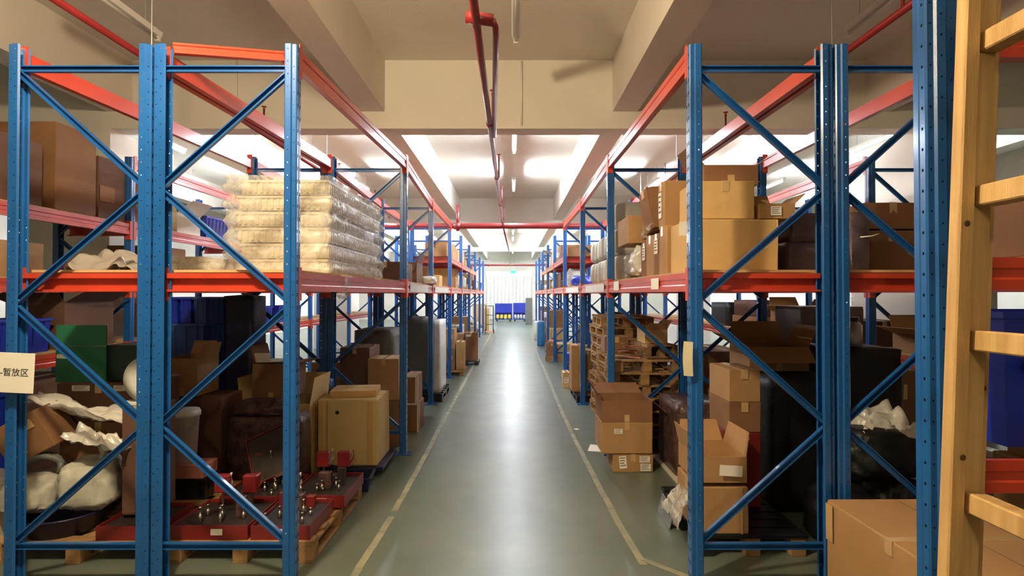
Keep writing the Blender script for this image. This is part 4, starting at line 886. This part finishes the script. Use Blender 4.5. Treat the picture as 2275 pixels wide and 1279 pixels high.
# ------------------------------------------------------------------ wooden crate frame at the right edge
t = thing('wooden_crate_frame', 'pale pine lumber frame like a ladder at the right edge', 'wooden frame', (1.06, 1.5, 0), rot=(0, math.radians(2.5), 0))
L_ = 2.9
def lumber(nm, x0, x1, y0, y1, z0, z1): return MB().cbox(x0, x1, y0, y1, z0, z1, 0.004, 'pine').obj(nm, t)
def knots(par, pts):
    for p in pts: MB().lathe([(0.009, 0), (0.006, 0.001)], 'knot', 10, Matrix.Translation(p) @ Matrix.Rotation(PI/2, 4, 'X')).obj('knot', par)
S0 = 0.085
p1_ = lumber('post', 0.0+S0, 0.042+S0, -0.02, 0.02, 0, L_); p2_ = lumber('post', 0.044+S0, 0.104+S0, 0.0, 0.04, 0, L_); p3_ = lumber('post', 0.112+S0, 0.168+S0, 0.06, 0.10, 0, L_)
knots(p1_, [(0.03+S0, -0.0205, 1.28), (0.02+S0, -0.0205, 1.92)]); knots(p3_, [(0.14+S0, 0.0595, 2.32), (0.15+S0, 0.0595, 1.46)]); 
for (za, k) in ((0.72, 1), (1.155, 1), (1.60, 1), (2.0, 1), (2.43, 1), (0.3, 1)):
    ya = -1.15
    MB().cbox(0.052+S0, 0.106+S0, ya, -0.001, za-0.028, za+0.028, 0.004, 'pine').obj('rung', t)
lumber('post', 0.044+S0, 0.104+S0, -1.21, -1.152, 0, L_)
o = MB().tube([(0, 0, 0), (0.0, -0.06, 0.01), (0.0, -0.14, 0.0), (0, -0.24, -0.01)], 0.004, 'white_plastic', 6).obj('cable_tie', None, True); o.location = (1.265, 1.32, 1.195); tag(o, 'white plastic strap lying on the lowest visible rung', 'strap')
# rack standing crosswise at the right edge
t = thing('pallet_rack', 'close blue post with orange beams of the crosswise rack at the right edge', 'pallet rack', (1.52, 1.96, 0))
up_ = link('upright', upright_mesh(-1, 3.4, 'dots'), t, (-0.038, 0, 0)); link('foot_plate', FPM, up_, (0.035, 0, 0))
up_ = link('upright', upright_mesh(1, 3.4, True), t, (0.122, 0.03, 0)); link('foot_plate', FPM, up_, (-0.035, 0, 0))
for (z0) in (2.56, 1.735, 1.02):
    b = link('beam', beam_meshes(2.4)[0], t, (0.12, -0.03, z0), (0, 0, -PI/2)); 
    for c_ in beam_meshes(2.4)[1][:1]: link('beam_connector', c_, b)
    if z0 < 2.5: MB().box(0.46, 2.5, 0.0, 0.5, z0+0.116, z0+0.13, 'plywood').obj('deck_board', t)
link('brace', brace_mesh((0.42, 0.1, 1.75), (0.95, 0.1, 2.25), -1), t)
crate('deep blue bin on the low shelf behind the wooden frame', 2.1, 2.2, 1.152, 0.56, 0.4, 0.5, 'blue_plastic', ribs=False)
o = MB().tube([(0, 0, 0.3), (0.04, -0.01, 0.28), (0.10, -0.01, 0.2), (0.12, -0.01, 0.0)], [0.02, 0.026, 0.028, 0.03], 'light_blue', 10).obj('handle_strap', None, True); o.location = (1.88, 1.965, 1.17); tag(o, 'light blue curved handle on the front of the deep blue bin', 'handle')
for i, (x_, w_, h_, mm) in enumerate([(2.2, 0.36, 0.3, 'carton_brown'), (2.6, 0.4, 0.4, 'carton_dark')]): carton(['dark carton on the crosswise rack above the blue bin', 'dim carton at the right edge of the crosswise rack'][i], x_, 2.2, 1.735+0.131, w_, 0.4, h_, mm)
# label card and labels on the right rack
t = thing('label_card', 'cream curved card tied to the first right post', 'card', (PX(1530, 3.15), 3.15, PZ(796, 3.15)))
vs = []; 
for j in range(9):
    zf = j/8-0.5; bx = 0.008*math.cos(zf*PI); vs += [(-0.028-bx, -0.006*math.cos(zf*PI), zf*0.2), (0.026-bx*0.6, -0.006*math.cos(zf*PI), zf*0.2-0.004)]
k = len(vs); vs += [(a, b+0.0015, c) for a, b, c in vs]
fs = [(2*j, 2*j+1, 2*j+3, 2*j+2) for j in range(8)]+[(k+2*j+2, k+2*j+3, k+2*j+1, k+2*j) for j in range(8)]
MB().add(vs, fs, 'paper_cream').obj('card', t, True)
for i, (yb, zz, w_, h_, lb) in enumerate([(3.95, 0.02, 0.2, 0.08, 'pale worn paper label on the near right orange beam'), (5.35, 0.02, 0.25, 0.09, 'worn paper label on the orange beam by the second right post')]):
    x_ = XC[0]+(XC[1]-XC[0])*(yb-YB)/DY+0.0005; o = MB().box(-0.003, -0.0005, -w_/2, w_/2, 0, h_, 'paper').obj('paper_label'); o.location = (x_, yb, ZM+zz); tag(o, lb, 'label')
for i, (yb, w_) in enumerate([(6.9, 1.7), (9.6, 1.9)]):  # pale strips put the white glare of the beam faces into colour
    for side, X_, nm in ((-1, XC, 'right'), (1, XA, 'left')):
        k = i+1; f = (yb-YK(k))/DY; x_ = X_[k]+(X_[k+1]-X_[k])*f; o = MB().box(-0.002, 0.0, -w_/2, w_/2, 0, 0.09, 'carton_white').obj('glare_strip'); o.location = (x_+(side*0.0035 if side > 0 else -0.0015), yb, ZM+0.012); o.rotation_euler = (0, 0, math.atan2(-(X_[k+1]-X_[k]), DY)); tag(o, 'pale painted glare strip along the %s aisle beam, %s bay from the camera' % (nm, ['second', 'third'][i]), 'glare strip')

t = thing('metal_canister', 'shiny pale canister on the second black wrapped load at the right', 'canister', (2.80, 4.42, 1.296))
MB().lathe([(0.05, 0), (0.056, 0.01), (0.056, 0.17), (0.03, 0.2), (0.03, 0.22), (0, 0.22)], 'zinc', 20).obj('canister_body', t, True)
MB().lathe([(0.033, 0.2), (0.033, 0.235), (0, 0.235)], 'black_plastic', 16).obj('cap', t)
# ------------------------------------------------------------------ specific things in the second and third bays
wrapped('grey-green covered tall load standing before the third left post', -1.55, 9.15, 0.13, 0.52, 0.9, 1.2, 'grey_cover', 71)
wrapped('narrow white film strip load at the aisle side of the grey-green load', -1.215, 9.1, 0.13, 0.14, 0.8, 1.16, 'white_film', 72, bands=6)
pallet('dark pallet under the grey-green covered load', -1.42, 9.12, 0, 0.62, 1.0, m='black_plastic', h=0.128)
wrapped('dark green-grey covered load behind the brown numbered cartons', -1.78, 7.35, 0.0, 0.56, 0.9, 1.25, 'grey_cover', 73)
for i, (x0, x1, zz, hh, mm) in enumerate([(-1.52, -1.22, 0.10, 0.46, 'carton_dark'), (-1.52, -1.22, 0.562, 0.42, 'carton'), (-1.86, -1.55, 0.10, 0.5, 'carton')]):
    carton(['lower', 'upper', 'inner'][i]+' brown carton of the group behind the fourth left post', (x0+x1)/2, 11.7, zz, x1-x0, 0.5, hh, mm, tape='r', labels=[('f', 0.7, 0.6, 0.08, 0.08)])
carton('narrow tan carton at the aisle side behind the fourth left post', -1.11, 11.75, 0.10, 0.17, 0.36, 0.6, 'carton_pale')
pallet('pale pallet under the brown cartons behind the fourth left post', -1.46, 11.8, 0, 0.9, 0.9, h=0.098)
carton('grey-brown carton jutting toward the aisle past the fourth left post', -1.0, 13.35, 0.10, 0.3, 0.4, 0.68, 'carton_dark', labels=[('f', 0.3, 0.9, 0.1, 0.05)])
carton('brown carton left of the one jutting toward the aisle', -1.32, 13.3, 0.10, 0.28, 0.4, 0.66, 'carton')
pallet('black pallet under the jutting cartons on the left', -1.14, 13.35, 0, 0.66, 0.6, m='black_plastic', h=0.098)
# left middle level
for i, (x_, y_, w_, d_, h_, mm, lb) in enumerate([(-1.52, 6.75, 0.44, 0.6, 0.24, 'carton_brown', 'dark maroon box on the middle deck past the tray stack'), (-1.5, 7.9, 0.3, 0.5, 0.3, 'carton_brown', 'dark open box on the middle deck before the third left post'), (-1.62, 9.1, 0.5, 0.6, 0.3, 'carton_dark', 'brown box on the middle deck behind the third left post'),
        (-1.5, 10.1, 0.34, 0.4, 0.2, 'carton_pale', 'pale tan box on the middle deck at the fourth left post')]):
    carton(lb, x_, y_, DK, w_, d_, h_, mm, flaps={'f': -60, 'r': 70} if i == 1 else None)
o = MB().box(-0.2, 0.2, -0.02, 0.0, 0, 0.02, 'carton_white').obj('foam_strip'); o.location = (-1.5, 6.40, DK); tag(o, 'white foam strip in front of the dark maroon box', 'foam')
sack('white crumpled bag on the middle deck beside the third left post', -1.28, 8.3, DK, 0.24, 0.3, 0.13, 74, name='plastic_bag', cat='bag', m='white_film')
# right middle level: packs past the second post
rn = random.Random(4)
yy_ = 6.1
for k in range(9):
    for lv in range(2 if k > 2 else 3):
        o = link('wrapped_pack', blob_mesh(0.50, 0.205, 0.30, 80+k*3+lv, 0.04, 1.5, 0.9, 'white_sack' if (k+lv) % 3 else 'carton_white', 0.0, 3, 0.35), None, (1.42+rn.uniform(-0.02, 0.02), yy_+0.1, DK+0.001+lv*0.301))
        tag(o, '%s layer white rounded pack, number %s from the second right post' % (['bottom', 'second', 'top'][lv], ['one', 'two', 'three', 'four', 'five', 'six', 'seven', 'eight', 'nine'][k]), 'pack', 'rounded white packs on the right middle deck')
    yy_ += 0.215 if k != 9 else 0
# right floor second bay on
for i, (x0, x1, y_, d_, zz, hh, mm, lb) in enumerate([(1.00, 1.13, 8.42-0.0, 0.3, 0.1, 0.62, 'carton', 'x')][:0]): pass
carton('tall brown carton at the aisle edge past the pallet stacks, nearer one', 1.19, 8.72, 0.11, 0.16, 0.3, 0.72, 'carton_dark', labels=[('l', 0.5, 0.3, 0.1, 0.2)])
carton('tall brown carton at the aisle edge past the pallet stacks, farther one', 1.12, 9.15, 0.11, 0.26, 0.4, 0.76, 'carton')
pallet('dark pallet under the two tall cartons at the right', 1.32, 9.0, 0, 0.6, 0.9, m='black_plastic', h=0.108)
wrapped('very dark wrapped load under the middle deck at the third right post', 1.78, 9.4, 0.0, 0.26, 0.8, 1.4, 'navy_film', 75)
for i, (x_, y_, zz, w_, h_, mm) in enumerate([(1.22, 10.2, 0.0, 0.26, 0.36, 'carton'), (1.22, 10.2, 0.362, 0.24, 0.3, 'carton_dark'), (1.0, 10.1, 0.0, 0.12, 0.28, 'carton_pale')]):
    carton(['lower tan carton right before the fourth right post', 'upper grey-brown carton right before the fourth right post', 'small pale carton toward the aisle before the fourth right post'][i], x_, y_, zz, w_, 0.34, h_, mm, labels=[('f', 0.5, 0.5, 0.08, 0.1)])
carton('brown carton standing on wood blocks at the aisle edge on the right', 1.02, 14.0, 0.12, 0.26, 0.3, 0.34, 'carton_dark')
pallet('small pallet under the brown carton at the right aisle edge', 1.02, 14.0, 0, 0.3, 0.34, h=0.118, nb=3)
sack('crumpled paper lying on the brown carton at the right aisle edge', 1.02, 14.0, 0.462, 0.18, 0.16, 0.08, 76, m='pink_foam', name='paper_bundle', cat='paper')
for i, (x_, y_, r_, h_, mm) in enumerate([(1.28, 11.9, 0.15, 0.45, 'blue_plastic'), (0.97, 18.1, 0.13, 0.8, 'light_blue'), (0.97, 20.5, 0.13, 0.7, 'white_plastic'), (-1.13, 15.4, 0.12, 0.6, 'blue_plastic')]):
    t = thing('plastic_drum', ['blue drum on the floor past the fourth right post', 'pale blue drum far down the right rack', 'white drum farthest down the right rack', 'blue drum far down the left rack'][i], 'drum', (x_, y_, 0))
    MB().lathe([(r_*0.9, 0), (r_, 0.03), (r_, h_*0.3), (r_*1.03, h_*0.33), (r_, h_*0.36), (r_, h_*0.9), (r_*0.85, h_), (0, h_)], mm, 20).obj('drum_body', t, True)
    MB().lathe([(0.04, h_), (0.04, h_+0.02), (0, h_+0.02)], 'white_plastic', 12, Matrix.Translation((r_*0.4, 0, 0))).obj('cap', t)
sack('bright blue bag on the right middle deck at the fourth post', 1.36, 10.6, DK, 0.4, 0.5, 0.22, 77, 'blue_plastic', name='plastic_bag', cat='bag')
carton('brown carton behind the cream box carrying a blue and white film', -2.0, 5.68, 0.0, 0.24, 0.14, 0.70, 'carton_brown')
sack('crumpled blue and white plastic film on the brown carton behind the cream box', -2.0, 5.68, 0.702, 0.24, 0.14, 0.14, 79, 'blue_mesh', name='plastic_bag', cat='plastic film', fold=0.12)
carton('dim brown carton deep in the left rack past the second post pair', -1.82, 6.5, 0.0, 0.34, 0.5, 1.1, 'carton_brown')
# ------------------------------------------------------------------ goods filling the farther bays
ORD = ['first', 'second', 'third', 'fourth', 'fifth', 'sixth', 'seventh', 'eighth']
used_labels = set()
rn = random.Random(23)
LOOKS = [('carton', 'tan', 0.36), ('carton_dark', 'brown', 0.2), ('carton_pale', 'pale tan', 0.16), ('carton_brown', 'dark brown', 0.1), ('carton_white', 'whitish', 0.06)]
def fill(rname, xin, side, k, level, zb, hmax, slots, p=0.9):
    """side: +1 rack lies to -x of xin"""
    for s_ in range(slots):
        if rn.random() > p: continue
        y0 = YK(k)+0.16+s_*(DY-0.3)/slots; ln = (DY-0.3)/slots-0.06
        kind = rn.random(); wd = rn.uniform(0.42, 0.6); hh = rn.uniform(hmax*0.35, hmax); xc = xin-side*(0.07+wd/2+rn.uniform(0, 0.06)); yc = y0+ln/2; zq = zb
        pos = ['nearest', 'middle', 'farthest'][s_] if slots == 3 else ['nearer', 'farther'][s_]
        where = 'on the %s of %s, %s bay, %s' % (level, rname, ORD[k], pos)
        if kind < 0.66:
            mm, col, _ = rn.choices(LOOKS, [l[2] for l in LOOKS])[0]
            two = hh > 0.45
            if two:
                h1 = hh*rn.uniform(0.4, 0.6)
                carton('lower %s carton %s' % (col, where), xc, yc, zq, wd, ln*0.9, h1, mm, labels=[(rn.choice('fr' if side > 0 else 'fl'), 0.6, 0.6, 0.1, 0.08)] if rn.random() < 0.5 else ())
                mm, col, _ = rn.choices(LOOKS, [l[2] for l in LOOKS])[0]
                carton('upper %s carton %s' % (col, where), xc, yc, zq+h1+0.002, wd*rn.uniform(0.75, 1), ln*0.8, hh-h1, mm, rz=rn.uniform(-0.08, 0.08))
            else: carton('%s carton %s' % (col, where), xc, yc, zq, wd, ln*0.9, hh, mm, labels=[(rn.choice('fr' if side > 0 else 'fl'), 0.5, 0.5, 0.1, 0.08)] if rn.random() < 0.5 else (), flaps={'f': 50, 'b': 60, 'l': 20} if rn.random() < 0.2 else None)
        elif kind < 0.78: crate('blue plastic crate %s' % where, xc, yc, zq, wd*0.95, ln*0.85, min(hh, 0.35), rn.choice(['blue_plastic', 'blue_plastic', 'blue_mesh']))
        elif kind < 0.88:
            mm, col = rn.choice([('grey_cover', 'grey covered'), ('black_bag', 'black wrapped'), ('navy_film', 'dark blue wrapped'), ('white_film', 'white film-wrapped')])
            wrapped('%s load %s' % (col, where), xc, yc, zq, wd*0.95, ln*0.85, hh, mm, rn.randint(100, 999), n=7)
        else: sack('white lumpy sack %s' % where, xc, yc, zq, wd*0.95, ln*0.85, min(hh, 0.4), rn.randint(100, 999), sub=3)
for k in range(1, 8):
    if k >= 4: fill('the left aisle rack', XA[k], 1, k, 'floor', 0.0, 1.2, 3, 0.85)
    if k >= 3: fill('the left aisle rack', XA[k], 1, k, 'middle deck', DK, 0.42 if k in (3, 4, 5) else 0.6, 3)
    if k >= 3: fill('the right aisle rack', XC[k], -1, k, 'floor', 0.0, 1.2, 3, 0.85) if k != 3 else None
    if k >= 3: fill('the right aisle rack', XC[k], -1, k, 'middle deck', DK, 0.42, 3)
for k in (3, 4, 5):
    fill('the left aisle rack', XA[k], 1, k, 'upper deck', 2.37+0.132, 0.4, 3)
    fill('the right aisle rack', XC[k], -1, k, 'upper deck', 2.37+0.132, 0.4, 3)
for k in range(1, 6):
    fill('the rear left rack', XBf[k]-RD, -1, k, 'floor', 0.0, 1.2, 2, 0.8)
    fill('the rear left rack', XBf[k]-RD, -1, k, 'middle deck', DK, 0.6, 2, 0.7)
    fill('the rear right rack', XD[k]+RD, 1, k, 'floor', 0.0, 1.4, 2, 0.9)
    fill('the rear right rack', XD[k]+RD, 1, k, 'middle deck', DK, 0.6, 2, 0.8)
for k in range(0, 3):
    fill('the far right rack', 3.84, -1, k, 'floor', 0.0, 0.9, 2, 1.0)
    fill('the far right rack', 3.84, -1, k, 'low deck', 1.132, 0.5, 2, 1.0)
    fill('the far right rack', 3.84, -1, k, 'middle deck', DK, 0.7, 2, 0.8)
# ------------------------------------------------------------------ far end
d = MB(); d.box(-1.75, 1.35, 36.50, 36.56, 2.9, 3.25, 'white_enamel'); dh = struct('door_1', d)
for i in range(12):
    x0 = -1.7+i*0.25; q = MB()
    pf = [(x0, 0.0), (x0+0.06, -0.03), (x0+0.12, -0.005), (x0+0.18, -0.035), (x0+0.235, 0.0), (x0+0.235, 0.02), (x0, 0.02)]
    q.add([(a, 36.52+b, z) for z in (0.02, 2.9) for a, b in pf], [(j, (j+1) % 7, 7+(j+1) % 7, 7+j) for j in range(7)]+[tuple(range(7))[::-1], tuple(range(7, 14))], 'white_plastic'); q.obj('curtain_panel', dh)
t = thing('exit_sign', 'small green lit exit sign hanging before the end wall', 'sign', (0.08, 35.2, 3.16))
MB().cbox(-0.17, 0.17, -0.02, 0.02, -0.08, 0.08, 0.004, 'exit_green').obj('sign_panel', t)
for s_ in (-0.12, 0.12): MB().tube([(s_, 0, 0.08), (s_, 0, CEIL-3.16)], 0.006, 'zinc', 6).obj('hanger_rod', t)
for i, (x0, x1, zt_) in enumerate([(-1.05, -0.01, 1.12), (0.10, 0.88, 1.15)]):
    t = thing('stillage', ['wide blue stillage full of yellow packs before the end wall', 'narrower blue stillage with white packs before the end wall'][i], 'stillage', ((x0+x1)/2, 34.3, 0))
    w_ = (x1-x0)/2
    MB().box(-w_, w_, 0.3, 0.34, 0.1, zt_, 'blue_plastic').obj('back_panel', t)
    for s_ in (-1, 1): MB().box(s_*w_-0.02, s_*w_+0.02, -0.3, 0.3, 0.1, zt_, 'blue_plastic').obj('side_panel', t)
    MB().box(-w_, w_, -0.3, 0.3, 0.1, 0.14, 'blue_steel').obj('base', t)
    for s_ in (-1, 1): MB().cbox(s_*w_*0.8-0.05, s_*w_*0.8+0.05, -0.28, 0.28, 0, 0.1, 0.004, 'black_plastic').obj('skid', t)
    MB().cbox(-w_, w_, -0.34, -0.32, 0.55, zt_, 0.003, 'blue_plastic').obj('front_panel', t)
    for j in range(4): 
        o = link('goods_pack', blob_mesh(w_*0.42, 0.3, 0.3, 300+i*7+j, 0.15, 2, 0.7, 'yellow_plastic' if i == 0 else 'white_film', 0.05, 3), None, ((x0+x1)/2-w_*0.72+j*w_*0.48, 34.22, 0.142))
        tag(o, ['yellow', 'white'][i]+' pack in the %s stillage, %s from the left' % (['wide blue', 'narrow blue'][i], ORD[j]), 'pack')
t = thing('hand_trolley', 'tall hand trolley with a black frame standing at the left far aisle edge', 'trolley', (-0.98, 23.6, 0))
for s_ in (-0.16, 0.16): MB().tube([(s_, 0, 0.1), (s_, 0.02, 1.2)], 0.018, 'black_plastic', 8).obj('frame_rail', t)
for z_ in (0.4, 0.8, 1.2): MB().tube([(-0.16, 0.01, z_), (0.16, 0.01, z_)], 0.014, 'black_plastic', 8).obj('crossbar', t)
MB().cbox(-0.18, 0.18, -0.3, 0.02, 0.08, 0.1, 0.003, 'orange_plastic').obj('toe_plate', t)
for s_ in (-0.18, 0.18): MB().lathe([(0.08, -0.02), (0.09, 0), (0.08, 0.02)], 'rubber', 16, Matrix.Translation((s_, 0.06, 0.09)) @ Matrix.Rotation(PI/2, 4, 'Y')).obj('wheel', t, True)
carton('tan carton stack end beyond the hand trolley', -1.2, 24.9, 0, 0.3, 0.6, 1.1, 'carton_pale')
wrapped('dark grey wrapped load at the far right end of the aisle', 0.95, 30.5, 0.0, 0.4, 0.5, 1.5, 'grey_cover', 91)
carton('whitish box at the far right end beyond the racks', 1.5, 27.5, 0.0, 0.6, 0.6, 1.3, 'carton_white')
carton('tan box stack end at the far left beyond the racks', -1.7, 28.5, 0.0, 0.7, 0.6, 1.2, 'carton')
# invented fittings for the two added warm fills (above and behind the camera, outside the frame)
for i, ((lx, ly, lz), e) in enumerate(WARM_FILLS):
    t = thing('added_fill_bulb', ['added warm fill bulb above the near end of the aisle', 'added warm fill bulb behind the near end of the aisle'][i], 'lamp', (lx, ly, lz))
    MB().lathe([(0.0, 0.125), (0.022, 0.13), (0.024, 0.19), (0.01, 0.2), (0, 0.2)], 'white_plastic', 16).obj('bulb_holder', t, True)
    MB().tube([(0, 0, 0.19), (0, 0, CEIL-lz)], 0.004, 'black_plastic', 6).obj('cord', t)
